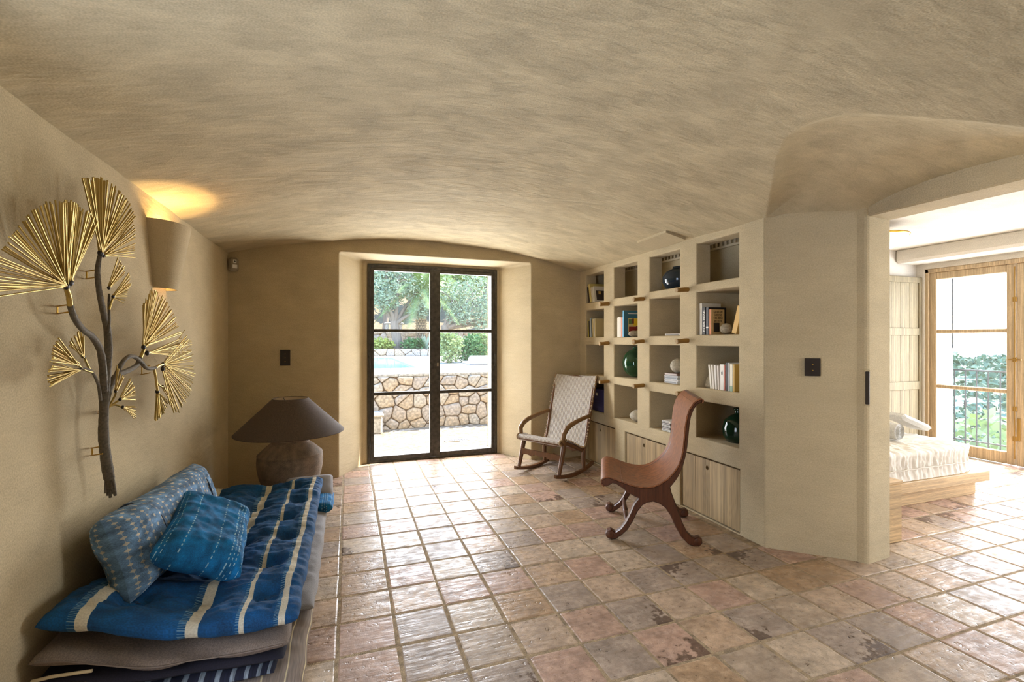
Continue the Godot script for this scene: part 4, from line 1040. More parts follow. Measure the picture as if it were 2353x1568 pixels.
	for i in 13000:
		var j := q.randi_range(4, 52); var dd := 14.0 * pow(1.085, j + q.randf()); var az := -0.85 + q.randf() * 0.75
		var x := 7.0 + cos(az) * dd; var z := -3.0 + sin(az) * dd
		var y := -3.5 - dd * 0.16 + hn.get_noise_2d(x * 0.5, z * 0.5) * dd * 0.035
		var far := clampf((dd - 90.0) / 260.0, 0, 1)
		y = lerpf(y, -13.0 - dd * 0.018 + hn.get_noise_2d(x * 0.16, z * 0.16) * 14.0 + hn.get_noise_2d(x * 0.5, z * 0.5) * 4.0, far)
		var r := q.randf_range(0.5, 1.0) * (0.8 + dd * 0.006); var tone := q.randf_range(0.7, 1.2)
		for k in 9:
			var d := Vector3(q.randfn(), absf(q.randfn()) * 0.8 + 0.1, q.randfn()).normalized(); var c := Vector3(x, y + r * 0.3, z) + d * r * q.randf_range(0.6, 1.1)
			var e1 := d.cross(Vector3(q.randfn(), q.randfn(), q.randfn())).normalized() * r * 0.55; var e2 := (d * 0.5 + Vector3(q.randfn(), q.randfn(), q.randfn()) * 0.4).normalized().cross(e1)
			fg.tint = Color(1, 1, 1) * tone * q.randf_range(0.8, 1.2); fg.tint.a = 1.0
			fg.tri(c - e1, c + e2, c + e1); fg.tri(c - e1, c + e1, c - e2)
	var fo2 := solo("valley_woods", fg, M.far_forest, "dense bluish woods covering the valley", "woods"); fo2.set_meta("kind", "stuff")
	for k in 5:
		var tr2 := thing("valley_tree", "bright yellow-green tree just below the balcony railing" if k > 2 else "pale green tree just below the balcony railing", "tree", Vector3(11.0 + k * 0.9, -3.4, -5.6 + k * 0.55), 0, "yellow-green trees below the balcony" if k > 2 else "pale trees below the balcony")
		var t2 := G.new(); t2.tube([Vector3(0, -2, 0), Vector3(0.1, 2.0, 0)], [0.12, 0.06], 7); part("trunk", t2, M.olive_bark, tr2)
		var f2 := G.new(); leaves(f2, [[Vector3(0, 2.6, 0), 1.0], [Vector3(0.6, 2.0, 0.3), 0.8], [Vector3(-0.5, 1.8, -0.2), 0.8]], 1200, 0.22, 0.3, q); part("foliage", f2, M.bush_leaf if k > 2 else M.pale_leaf, tr2, "", "stuff")

func olive(at: Vector3, hh: float, cs: Array, label: String, q: RandomNumberGenerator, count: int) -> void:
	var o := thing("olive_tree", label, "tree", at)
	var t := G.new()
	t.tube([Vector3(0, -0.1, 0), Vector3(0.06, hh * 0.15, 0), Vector3(-0.03, hh * 0.33, 0.03), Vector3(-0.05, hh * 0.45, 0)], [0.25, 0.19, 0.18, 0.15], 9)
	part("trunk", t, M.olive_bark, o)
	for c in cs:
		var b := G.new()
		var e: Vector3 = c[0]
		b.tube([Vector3(-0.04, hh * 0.40, 0), Vector3(e.x * 0.35, lerpf(hh * 0.42, e.y, 0.4), e.z * 0.4), Vector3(e.x * 0.75, lerpf(hh * 0.45, e.y, 0.75), e.z * 0.8), e], [0.11, 0.075, 0.05, 0.02], 6)
		for k in 3:
			var d: Vector3 = Vector3(q.randfn(), q.randfn(), q.randfn()).normalized() * c[1] * 0.8
			b.tube([e.lerp(Vector3(e.x * 0.75, lerpf(hh * 0.45, e.y, 0.75), e.z * 0.8), 0.4), e + d * 0.5, e + d], [0.03, 0.02, 0.008], 5)
		part("branch", b, M.olive_bark, o)
	var f := G.new(); leaves(f, cs, count, 0.13, 0.16, q, 1.1)
	part("foliage", f, M.olive_leaf, o, "", "stuff")

func bush(called: String, label: String, at: Vector3, cs: Array, m: Material, count: int, size: float, q: RandomNumberGenerator) -> void:
	var o := thing(called, label, "shrub", at)
	var s := G.new()
	for k in 5:
		var e: Vector3 = cs[k % cs.size()][0]
		s.tube([Vector3(0.03 * (k - 2), -0.03, 0), e * 0.5 + Vector3(0.02 * k, 0, 0), e + Vector3(0.05 * (k - 2), 0, 0)], [0.018, 0.012, 0.005], 5)
	part("stem", s, M.olive_bark, o)
	var f := G.new(); leaves(f, cs, count, size, 0.28, q); part("foliage", f, m, o, "", "stuff")

func palm(at: Vector3, q: RandomNumberGenerator) -> void:
	var o := thing("palm_tree", "date palm with scaly trunk and arching fronds behind the pool", "tree", at)
	var t := G.new(); t.tube([Vector3(0, -0.1, 0), Vector3(0, 1.0, 0), Vector3(-0.02, 2.3, 0)], [0.21, 0.20, 0.19], 16); part("trunk", t, M.palm_bark, o)
	var s := G.new()
	for j in 22:
		for k in 11:
			var a := (k + (0.5 if j % 2 else 0.0)) * TAU / 11.0; var y := 0.05 + j * 0.105
			var out := Vector3(cos(a), 0, sin(a)); var si := Vector3(-sin(a), 0, cos(a)) * 0.052
			var b := out * 0.195 + Vector3(0, y, 0)
			var tip := b + out * 0.05 + Vector3(0, 0.085, 0)
			s.tri(b - si, b + si + Vector3.ZERO, tip); s.tri(b - si, tip, b + Vector3(0, 0.10, 0) + out * 0.0); s.tri(tip, b + si, b + Vector3(0, 0.10, 0))
	part("leaf_scars", s, M.branch_end, o, "", "stuff")
	for k in 30:
		var a := k * 2.399; var el := 1.25 - (k / 30.0) * 1.55; var L := q.randf_range(1.9, 2.4)
		var f := G.new(); var pts := []
		for j in 10:
			var u := j / 9.0
			pts.append(Vector3(0, 2.35, 0) + Vector3(cos(a) * cos(el), sin(el), sin(a) * cos(el)) * L * u - Vector3(0, 1, 0) * u * u * L * (0.35 + 0.3 * cos(el)))
		f.tint = Color(0.9, 0.9, 0.7); f.tube(pts, [0.025, 0.02, 0.016, 0.012, 0.01, 0.008, 0.007, 0.006, 0.005, 0.004], 5)
		for j in 46:
			var u := 0.14 + 0.84 * j / 46.0; var i := int(u * 9.0); var c: Vector3 = pts[i].lerp(pts[mini(i + 1, 9)], u * 9.0 - i)
			var d: Vector3 = (pts[mini(i + 1, 9)] - pts[i]).normalized(); var side := d.cross(Vector3.UP).normalized()
			for sg in [-1.0, 1.0]:
				f.tint = Color(1, 1, 1) * q.randf_range(0.75, 1.2); f.tint.a = 1
				var e: Vector3 = c + (side * sg * 0.75 + d * 0.65 + Vector3(0, 0.12 - u * 0.3, 0)).normalized() * 0.42 * (1.0 - 0.5 * u)
				var w := d * 0.016
				f.tri(c - w, c + w, e)
		part("frond", f, M.palm_leaf, o)

func text(t: String, cap: float, col: Material, parent: Node, xf: Transform3D, font := "Droid Sans", squeeze := 1.0) -> void:
	var m := TextMesh.new(); var f := SystemFont.new(); f.font_names = PackedStringArray([font]); f.font_weight = 700
	m.font = f; m.text = t; m.font_size = 32; m.pixel_size = cap / 23.0; m.depth = 0.0006; m.curve_step = 1.0
	var o := MeshInstance3D.new(); o.name = "lettering"; o.mesh = m; o.material_override = col
	parent.add_child(o, true); o.transform = xf.scaled_local(Vector3(squeeze, 1, 1))

func cover_mat(c: Color) -> StandardMaterial3D:
	var k := "cover_" + c.to_html()
	return M[k] if M.has(k) else mat(k, c, 0.55)

func book(at: Vector3, t: float, h: float, d: float, lean: float, c: Color, label: String, group := "", spine = null, cat := "book") -> Node3D:
	# at: foot of the spine's middle; lean turns the top towards -z (positive) about the foot; depth runs to +x
	var o := thing("book", label, cat, at, 0.0, group)
	var B := Transform3D(Basis(Vector3.RIGHT, -lean), Vector3(0, absf(sin(lean)) * t / 2, 0))
	var g := G.new(); g.xf = B
	for s in [-1, 1]: g.box(Vector3(d / 2, h / 2, s * (t / 2 - 0.0012)), Vector3(d, h, 0.0024), 0.0006)
	part("cover", g, cover_mat(c), o)
	g = G.new(); g.xf = B; g.box(Vector3(0.0014, h / 2, 0), Vector3(0.0028, h, t - 0.001), 0.001); part("spine", g, cover_mat(spine if spine != null else c), o)
	g = G.new(); g.xf = B; g.box(Vector3(d / 2 - 0.001, h / 2, 0), Vector3(d - 0.008, h - 0.006, t - 0.005)); part("pages", g, M.paper, o)
	return o

func flat_case(at: Vector3, w: float, t: float, d: float, c: Color, label: String, turn: float, group: String, called := "disc_case", cat := "disc case") -> void:
	var o := thing(called, label, cat, at, turn, group)
	var g := G.new(); g.box(Vector3(0, t / 2, 0), Vector3(d, t - 0.001, w), 0.001); part("case", g, cover_mat(c), o)
	g = G.new(); g.box(Vector3(-d / 2 - 0.0003, t / 2, 0), Vector3(0.0012, t * 0.55, w * 0.86)); part("spine_label", g, cover_mat(c.lightened(0.5) if c.get_luminance() < 0.5 else c.darkened(0.35)), o)

func stone(called: String, at: Vector3, r: Vector3, sd: int, label: String, amp := 0.12, m: Material = null, tilt := 0.0) -> void:
	var nn := FastNoiseLite.new(); nn.seed = sd; nn.frequency = 0.06
	var g := G.new(); g.blob(Vector3(0, r.y, 0), r, 24, nn, amp, Basis(Vector3.RIGHT, tilt)); solo(called, g, m if m else M.pebble, label, "stone", at)

func build_shelf_things() -> void:
	var y1 := 1.3935; var y2 := 1.3885; var y3 := 1.3955; var y4 := 1.3985
	var ink := cover_mat(rgb(40, 34, 30)); var white := cover_mat(rgb(236, 232, 222))
	# top left hole
	var z := -4.785
	var tl := [[0.030, 0.185, 0.15, rgb(56, 44, 36), "dark brown paperback leaning at the outer end of the top corner hole"], [0.034, 0.215, 0.19, rgb(204, 186, 112), "tall olive-yellow book leaning in the top corner hole"], [0.016, 0.175, 0.15, rgb(214, 200, 172), "thin cream paperback next to the olive-yellow book"], [0.016, 0.175, 0.15, rgb(222, 214, 196), "thin white paperback in the middle of the leaning row"], [0.020, 0.180, 0.15, rgb(214, 206, 190), "paperback with a dark portrait on its cover, in the top corner hole"]]
	for b in tl:
		var o := book(Vector3(2.585, 1.7835, z + b[0] / 2), b[0], b[1], b[2], 0.2, b[3], b[4], "books leaning in the top corner hole")
		if b == tl[4]:
			var pg := G.new(); pg.xf = Transform3D(Basis(Vector3.RIGHT, -0.2), Vector3(0, 0.002, 0)); pg.box(Vector3(0.078, 0.075, 0.0112), Vector3(0.105, 0.11, 0.0008)); part("cover_picture", pg, cover_mat(rgb(58, 46, 38)), o, "dark portrait print")
			pg = G.new(); pg.xf = Transform3D(Basis(Vector3.RIGHT, -0.2), Vector3(0, 0.002, 0)); pg.box(Vector3(0.07, 0.105, 0.0118), Vector3(0.03, 0.035, 0.0006)); part("cover_picture", pg, cover_mat(rgb(196, 160, 90)), o)
		z += b[0] + 0.009
	# second row, first hole
	z = -4.79
	for b in [[0.012, 0.19, rgb(216, 196, 70), "thin yellow paperback at the outer end of the second-row corner hole"], [0.024, 0.185, rgb(60, 52, 46), "black and white spined book beside the thin yellow one"], [0.028, 0.215, rgb(166, 178, 186), "pale blue-grey book in the second-row corner hole"], [0.016, 0.20, rgb(70, 74, 60), "slim dark green book after the blue-grey one"], [0.022, 0.205, rgb(206, 190, 140), "straw-coloured book in the second-row corner hole"], [0.022, 0.205, rgb(228, 222, 206), "off-white book beside the tan faced one"], [0.024, 0.205, rgb(196, 176, 124), "tan book with its cover facing the room's near end"]]:
		book(Vector3(2.585, y1, z + b[0] / 2), b[0], b[1], 0.17, 0.07, b[2], b[3], "books in the second-row corner hole"); z += b[0] + 0.006
	# second row, second hole
	z = -4.175
	for b in [[0.018, 0.20, rgb(230, 224, 204), "cream book nearest the side of the blue book's hole"], [0.022, 0.205, rgb(236, 230, 214), "thicker cream book between two slim ones"], [0.020, 0.20, rgb(238, 236, 228), "white slim book next to the salmon spine"], [0.016, 0.20, rgb(224, 150, 120), "slim salmon-pink book between white spines"], [0.010, 0.20, rgb(240, 232, 220), "very thin white book touching the blue book"]]:
		book(Vector3(2.585, y2, z + b[0] / 2), b[0], b[1], 0.15, 0.0, b[2], b[3], "books beside the big blue book"); z += b[0] + 0.003
	var bb := book(Vector3(2.582, y2, z + 0.015), 0.024, 0.265, 0.215, 0.0, rgb(52, 104, 124), "big teal-blue book with a colourful painting on its cover", "", rgb(70, 150, 190))
	for q in [[0.115, 0.12, 0.13, 0.14, rgb(206, 186, 120), 0], [0.075, 0.155, 0.04, 0.05, rgb(96, 120, 70), 1], [0.135, 0.15, 0.06, 0.07, rgb(226, 190, 40), 1], [0.10, 0.08, 0.085, 0.05, rgb(140, 40, 30), 1], [0.155, 0.09, 0.03, 0.045, rgb(120, 50, 40), 2], [0.105, 0.16, 0.02, 0.05, rgb(110, 50, 44), 2]]:
		var pg := G.new(); pg.box(Vector3(q[0], q[1], 0.0124 + q[5] * 0.0005), Vector3(q[2], q[3], 0.0008)); part("cover_picture", pg, cover_mat(q[4]), bb)
	var pt := G.new(); pt.box(Vector3(0.11, 0.235, 0.0124), Vector3(0.13, 0.006, 0.0008)); part("cover_line", pt, white, bb)
	stone("oval_stone", Vector3(2.66, y2, -3.985), Vector3(0.062, 0.032, 0.045), 3, "pale oval stone lying before the teal-blue book", 0.08)
	# top third hole: a big blue glass vessel on its side
	var v := thing("blue_glass_vessel", "dark blue glass vessel lying in the top row", "vase", Vector3(2.75, 1.797, -3.42))
	var g := G.new()
	g.xf = Transform3D(Basis(Vector3.BACK, 0.12), Vector3(0, 0.105, 0)); g.lathe([Vector2(0.0, -0.098), Vector2(0.07, -0.102), Vector2(0.125, -0.08), Vector2(0.15, -0.02), Vector2(0.145, 0.03), Vector2(0.11, 0.07), Vector2(0.06, 0.088), Vector2(0.048, 0.098), Vector2(0.052, 0.106), Vector2(0.042, 0.104), Vector2(0.05, 0.080), Vector2(0.1, 0.062), Vector2(0.136, 0.028), Vector2(0.142, -0.02), Vector2(0.118, -0.073), Vector2(0.07, -0.094), Vector2(0.0, -0.09)], 48)
	part("body", g, M.blue_glass, v)
	# second row, third hole: booklet lying flat
	flat_case(Vector3(2.68, y3, -3.36), 0.17, 0.018, 0.13, rgb(226, 218, 206), "small white box lying alone in the second row", 0.12, "", "small_box", "box")
	# second row, fourth hole
	book(Vector3(2.59, y4, -2.978), 0.026, 0.245, 0.185, 0.0, rgb(226, 220, 206), "tall white hardback at the outer end of the lettered books")
	var iw := book(Vector3(2.59, y4, -2.944), 0.032, 0.212, 0.15, 0.0, rgb(44, 40, 40), "black book with white capitals down its spine")
	text("IRVINE WELSH", 0.020, white, iw, Transform3D(Basis(Vector3(0, -1, 0), Vector3(0, 0, 1), Vector3(-1, 0, 0)), Vector3(-0.0006, 0.106, 0)), "Droid Sans", 0.86)
	var st := book(Vector3(2.592, y4, -2.909), 0.026, 0.210, 0.17, 0.0, rgb(40, 36, 38), "dark book with grey and black striped spine")
	g = G.new(); g.box(Vector3(-0.0003, 0.105, -0.002), Vector3(0.001, 0.209, 0.009)); part("spine_stripe", g, cover_mat(rgb(130, 134, 140)), st)
	g = G.new(); g.box(Vector3(-0.0006, 0.055, 0), Vector3(0.001, 0.01, 0.024)); part("spine_band", g, white, st)
	var gg := book(Vector3(2.592, y4, -2.878), 0.022, 0.192, 0.125, 0.0, rgb(196, 164, 110), "tan paperback with dark capitals on its cover and an orange spine", "", rgb(206, 116, 56))
	var ln := ["GRAHAM", "GREENE", "THE MAN", "WITHIN"]
	for k in 4: text(ln[k], 0.0165, ink, gg, Transform3D(Basis(), Vector3(0.064, 0.172 - k * 0.023, 0.0115)), "Droid Serif", 0.78)
	g = G.new(); g.box(Vector3(0.05, 0.055, 0.0114), Vector3(0.055, 0.07, 0.0008)); part("cover_picture", g, ink, gg, "dark cover print")
	stone("round_stone", Vector3(2.67, y4, -2.80), Vector3(0.045, 0.042, 0.04), 5, "round grey-beige stone before the tan paperback", 0.06)
	var wl := book(Vector3(2.60, y4, -2.655), 0.042, 0.20, 0.14, -0.28, rgb(206, 166, 92), "ochre book leaning against the plaster beside the round stone", "", rgb(214, 172, 92))
	wl.set_meta("category", "book")
	# third row: demijohn, discs and ball, magazines
	var dj := thing("green_demijohn", "round green glass demijohn in a third-row hole", "vase", Vector3(2.715, 0.987, -4.045))
	g = G.new()
	var pr := []; var pin := []
	for k in 17:
		var a := -PI / 2 + PI * 0.93 * k / 16.0; pr.append(Vector2(maxf(0.0, cos(a) * 0.128), 0.142 + sin(a) * 0.142)); pin.append(Vector2(maxf(0.0, cos(a) * 0.120), 0.142 + sin(a) * 0.133))
	pr.append(Vector2(0.026, 0.30)); pr.append(Vector2(0.032, 0.306)); pr.append(Vector2(0.022, 0.308)); pin.append(Vector2(0.019, 0.298)); pin.reverse(); pr.append_array(pin)
	g.lathe(pr, 48); part("body", g, M.green_glass, dj)
	var k := 0
	for c in [[rgb(224, 226, 230), "white disc case at the bottom of the third-row stack", 0.020], [rgb(236, 236, 236), "plain white disc case second in the third-row stack", 0.018], [rgb(176, 182, 190), "silver disc case in the middle of the third-row stack", 0.016], [rgb(220, 222, 226), "pale disc case under the brown one in the third row", 0.014], [rgb(110, 84, 72), "brown and orange disc case on top of the third-row stack", 0.020]]:
		flat_case(Vector3(2.70, 0.9835 + [0.0, 0.0202, 0.0384, 0.0546, 0.0688][k], -3.39), 0.17, c[2], 0.14, c[0], c[1], 0.03 * (k % 2), "disc cases stacked in the third row"); k += 1
	stone("stone_ball", Vector3(2.69, 1.0735, -3.375), Vector3(0.062, 0.062, 0.062), 8, "pale chalky stone ball on the stack of disc cases", 0.05, M.pale_stone)
	g = G.new()
	g.lathe([Vector2(0.0, 0.0), Vector2(0.042, 0.0), Vector2(0.046, 0.015), Vector2(0.036, 0.06), Vector2(0.016, 0.105), Vector2(0.006, 0.118), Vector2(0.0, 0.12)], 20); solo("pointed_stone", g, M.pebble, "pointed speckled stone behind the white magazines", "stone", Vector3(2.66, 0.9885, -2.945))
	z = -2.872
	for b in [[0.016, 0.182, rgb(228, 222, 206), 0.12, "outermost white magazine leaning on the pointed stone"], [0.016, 0.182, rgb(222, 214, 200), 0.10, "second white magazine of the leaning run"], [0.016, 0.180, rgb(226, 220, 208), 0.08, "third white magazine of the leaning run"], [0.014, 0.178, rgb(218, 208, 196), 0.05, "last slim magazine before the thick white book"], [0.034, 0.19, rgb(232, 228, 220), 0.0, "thick white book with a small black emblem on its spine"], [0.010, 0.185, rgb(186, 104, 84), 0.0, "thin brick-red book beside the thick white one"], [0.022, 0.205, rgb(48, 42, 40), 0.0, "black hardback among the white magazines"], [0.010, 0.205, rgb(214, 216, 216), 0.0, "thin silver spined book next to the black hardback"], [0.026, 0.195, rgb(230, 222, 200), 0.0, "cream book with a green foot to its spine"], [0.014, 0.195, rgb(196, 160, 80), 0.0, "mustard book at the inner end of the magazine run"]]:
		var o := book(Vector3(2.586, 0.9885, z + b[0] / 2), b[0], b[1], 0.16, b[3], b[2], b[4], "magazines in the third row")
		if b[0] == 0.034:
			g = G.new(); g.box(Vector3(-0.0004, 0.125, 0), Vector3(0.001, 0.02, 0.012)); g.box(Vector3(-0.0004, 0.14, 0.001), Vector3(0.001, 0.012, 0.006)); part("spine_emblem", g, ink, o)
		if b[0] == 0.026:
			g = G.new(); g.box(Vector3(-0.0004, 0.02, 0), Vector3(0.001, 0.038, 0.025)); part("spine_foot", g, cover_mat(rgb(150, 176, 150)), o)
		z += b[0] + 0.004 + (0.006 if b[3] > 0 else 0.0)
	# bottom row
	var nb := thing("navy_box_file", "deep navy box file behind the rocking chair", "box", Vector3(2.60, 0.5755, -4.62))
	g = G.new(); g.box(Vector3(0.14, 0.12, 0), Vector3(0.28, 0.24, 0.30), 0.004); part("body", g, cover_mat(rgb(44, 38, 92)), nb)
	g = G.new(); g.box(Vector3(-0.001, 0.185, 0.0), Vector3(0.003, 0.03, 0.04), 0.001); part("label_plate", g, white, nb)
	for q in 4:
		g = G.new(); g.box(Vector3(-0.0005, 0.03 + q * 0.03, 0), Vector3(0.002, 0.003, 0.29)); part("ridge", g, cover_mat(rgb(32, 28, 72)), nb)
	stone("white_rock", Vector3(2.67, 0.5655, -3.93), Vector3(0.075, 0.055, 0.08), 12, "whitish rock in the bottom row", 0.22, M.pale_stone)
	k = 0
	for c in [[rgb(232, 230, 222), "thick white disc box at the bottom of the low stack"], [rgb(60, 54, 50), "black disc case second in the low stack"], [rgb(226, 224, 218), "white disc case in the middle of the low stack"], [rgb(70, 62, 56), "dark disc case fourth in the low stack"], [rgb(222, 218, 210), "white disc case on top of the low stack"]]:
		flat_case(Vector3(2.655, 0.5675 + k * 0.0185, -3.41), 0.11, 0.018, 0.12, c[0], c[1], 0.04 * (k % 2), "disc cases stacked in the bottom row"); k += 1
	book(Vector3(2.60, 0.5675, -3.335), 0.016, 0.20, 0.16, -0.18, rgb(214, 206, 190), "white-edged book leaning behind the leather chair's back")
	book(Vector3(2.60, 0.5675, -3.308), 0.018, 0.195, 0.16, -0.18, rgb(206, 176, 110), "straw-yellow book leaning beside the white-edged one")
	var dbt := thing("green_bottle", "dark green round glass bottle in the bottom row nearest the pier", "vase", Vector3(2.74, 0.6005, -2.755))
	g = G.new(); g.lathe([Vector2(0.0, 0.0), Vector2(0.08, 0.002), Vector2(0.105, 0.04), Vector2(0.11, 0.10), Vector2(0.095, 0.16), Vector2(0.05, 0.195), Vector2(0.025, 0.205), Vector2(0.025, 0.235), Vector2(0.032, 0.238), Vector2(0.032, 0.25), Vector2(0.018, 0.25), Vector2(0.018, 0.206), Vector2(0.046, 0.188), Vector2(0.088, 0.155), Vector2(0.103, 0.10), Vector2(0.098, 0.042), Vector2(0.076, 0.009), Vector2(0.0, 0.008)], 40)
	part("body", g, M.dark_glass, dbt)
	# branch pegs between the columns
	var px := [-4.315, -3.70, -3.10]; var py := [[1.735, 1.325, 0.925], [1.735, 1.345, 0.938], [1.76, 1.35, 0.935]]
	var ord := [["first", "second", "third"], ["top", "middle", "lower"]]
	for c in 3:
		for r in 3:
			var pe := thing("branch_peg", "sawn branch peg in the plaster, %s row, %s pillar from the niche" % [ord[1][r], ord[0][c]], "peg", Vector3(2.57, py[c][r], px[c]), 0, "branch pegs between the pigeonholes")
			var rr := rng.randf_range(0.016, 0.021)
			g = G.new(); g.tube([Vector3(0.03, 0.004, 0), Vector3(-0.03, 0.002, 0.002), Vector3(-0.07, -0.002, -0.001), Vector3(-0.108, -0.004, 0)], [rr, rr * 1.05, rr * 0.95, rr * 1.1 if not (c == 1 and r == 1) else rr * 1.5], 12); part("stick", g, M.branch_wood, pe)
			g = G.new(); g.xf = Transform3D(Basis(Vector3.BACK, PI / 2), Vector3(-0.1082, -0.004, 0)); g.lathe([Vector2(rr, 0.0), Vector2(rr * 0.9, 0.003), Vector2(0.0, 0.003)], 12); part("sawn_end", g, M.branch_end, pe)
	# cupboard doors
	var lab := ["plain oak cupboard door behind the rocking chair", "oak cupboard door behind the leather chair's seat", "oak cupboard door nearest the pier"]
	for i in 3:
		var a: float = [-4.78, -4.0, -3.18][i]; var b: float = [-4.205, -3.395, -2.585][i]
		var cd := thing("cupboard_door", lab[i], "cupboard door", Vector3(2.585, 0.012, (a + b) / 2), 0, "")
		var w := (b - a) / 4.0
		for q in 4:
			g = G.new()
			if q == 1:
				# the board with the finger hole
				var H := 0.432; var z0 := a + w * q - (a + b) / 2; var z1 := z0 + w - 0.001; var hz := z1 - 0.018; var hy := 0.37; var R := 0.016
				var sq := 0.0178
				g.bx(Vector3(0, 0, z0), Vector3(0.02, H, hz - sq), 0.001); g.bx(Vector3(0, 0, hz - sq), Vector3(0.02, hy - sq, z1), 0.001); g.bx(Vector3(0, hy + sq, hz - sq), Vector3(0.02, H, z1), 0.001)
				for e in 24:
					var t0 := TAU * e / 24.0; var t1 := TAU * (e + 1) / 24.0
					var s0 := Vector2(cos(t0), sin(t0)); var s1 := Vector2(cos(t1), sin(t1))
					var o0 := s0 * sq / maxf(absf(s0.x), absf(s0.y)); var o1 := s1 * sq / maxf(absf(s1.x), absf(s1.y))
					g.quad(Vector3(0, hy + o0.y, hz + o0.x), Vector3(0, hy + s0.y * R, hz + s0.x * R), Vector3(0, hy + s1.y * R, hz + s1.x * R), Vector3(0, hy + o1.y, hz + o1.x))
					g.quad(Vector3(0, hy + s0.y * R, hz + s0.x * R), Vector3(0.02, hy + s0.y * R, hz + s0.x * R), Vector3(0.02, hy + s1.y * R, hz + s1.x * R), Vector3(0, hy + s1.y * R, hz + s1.x * R))
			else: g.bx(Vector3(0, 0, a + w * q - (a + b) / 2), Vector3(0.02, 0.432, a + w * (q + 1) - 0.001 - (a + b) / 2), 0.001)
			part("board", g, M.oak, cd)
		g = G.new(); g.bx(Vector3(0.021, 0.0, a - (a + b) / 2 + 0.01), Vector3(0.033, 0.43, b - (a + b) / 2 - 0.01)); part("back_panel", g, M.oak, cd)
	# air grille at the back of the top row
	var gr := thing("air_grille", "slotted pale air grille at the back of the top pigeonholes", "grille", Vector3(2.975, 2.13, -3.7))
	g = G.new(); g.bx(Vector3(0.005, 0, -1.19), Vector3(0.012, 0.1, 1.19)); part("backing", g, M.plaster, gr)
	g = G.new(); g.bx(Vector3(-0.012, 0, -1.19), Vector3(0.006, 0.02, 1.19), 0.002); part("lower_rail", g, M.grille, gr)
	g = G.new(); g.bx(Vector3(-0.012, 0.078, -1.19), Vector3(0.006, 0.1, 1.19), 0.002); part("upper_rail", g, M.grille, gr)
	var sl := G.new(); sl.box(Vector3.ZERO, Vector3(0.014, 0.06, 0.022), 0.002); var slm := sl.mesh()
	for i in 48: piece("slat", slm, M.grille, gr, Transform3D(Basis(), Vector3(-0.002, 0.049, -1.17 + i * 0.05)))

func cushion(g: G, sx: float, sz: float, T: float, nu: int, nv: int, base: Callable, tufts: Array, nz: FastNoiseLite, wr: float, uv1 := Vector2.ONE, soft := 0.42, pinch := 0.0, ku := 5.0, kv := 9.0) -> void:
	# a stuffed slab in x/z, centred; base(x, z) lifts it; tufts are [x, z, depth]
	for side in [1.0, -1.0]:
		var rows := []
		for j in nv + 1:
			var row := PackedVector3Array()
			var v := -1.0 + 2.0 * j / nv; v = signf(v) * (1.0 - pow(1.0 - absf(v), 1.3))
			for i in nu + 1:
				var u := -1.0 + 2.0 * i / nu; u = signf(u) * (1.0 - pow(1.0 - absf(u), 1.3))
				var e := maxf(0.0, (1.0 - pow(absf(u), ku)) * (1.0 - pow(absf(v), kv)))
				var x := u * sx / 2 * (1.0 - pinch * (1.0 - v * v)); var z := v * sz / 2 * (1.0 - pinch * (1.0 - u * u))
				x += nz.get_noise_2d(z * 6.0, 9.0) * 0.012 * absf(u); z += nz.get_noise_2d(x * 6.0, 31.0) * 0.014 * absf(v)
				var lobe := 1.0 - 0.22 * pow(absf(sin(x * 11.0 + 1.1)), 6.0) * smoothstep(0.80, 0.97, absf(v)) - 0.18 * pow(absf(sin(z * 9.5)), 6.0) * smoothstep(0.80, 0.97, absf(u))
				var th := T / 2 * pow(e, soft) * lobe
				var dn := 0.0
				for t in tufts:
					var d2: float = (x - t[0]) * (x - t[0]) + (z - t[1]) * (z - t[1])
					dn += t[2] * exp(-d2 / 0.0025) + t[2] * 0.45 * exp(-d2 / 0.018)
				var w := (nz.get_noise_2d(x * 10.0, z * 24.0) + 0.5 * nz.get_noise_2d(x * 34.0, z * 50.0)) * wr * pow(e, 0.3)
				var y: float = base.call(x, z) + T / 2 + side * maxf(0.0, th - dn * pow(e, 0.5)) + (w if side > 0 else w * 0.25)
				row.append(Vector3(x, y, z))
			rows.append(row)
		g.grid(rows, false, false, Vector2.ZERO, uv1, side > 0)

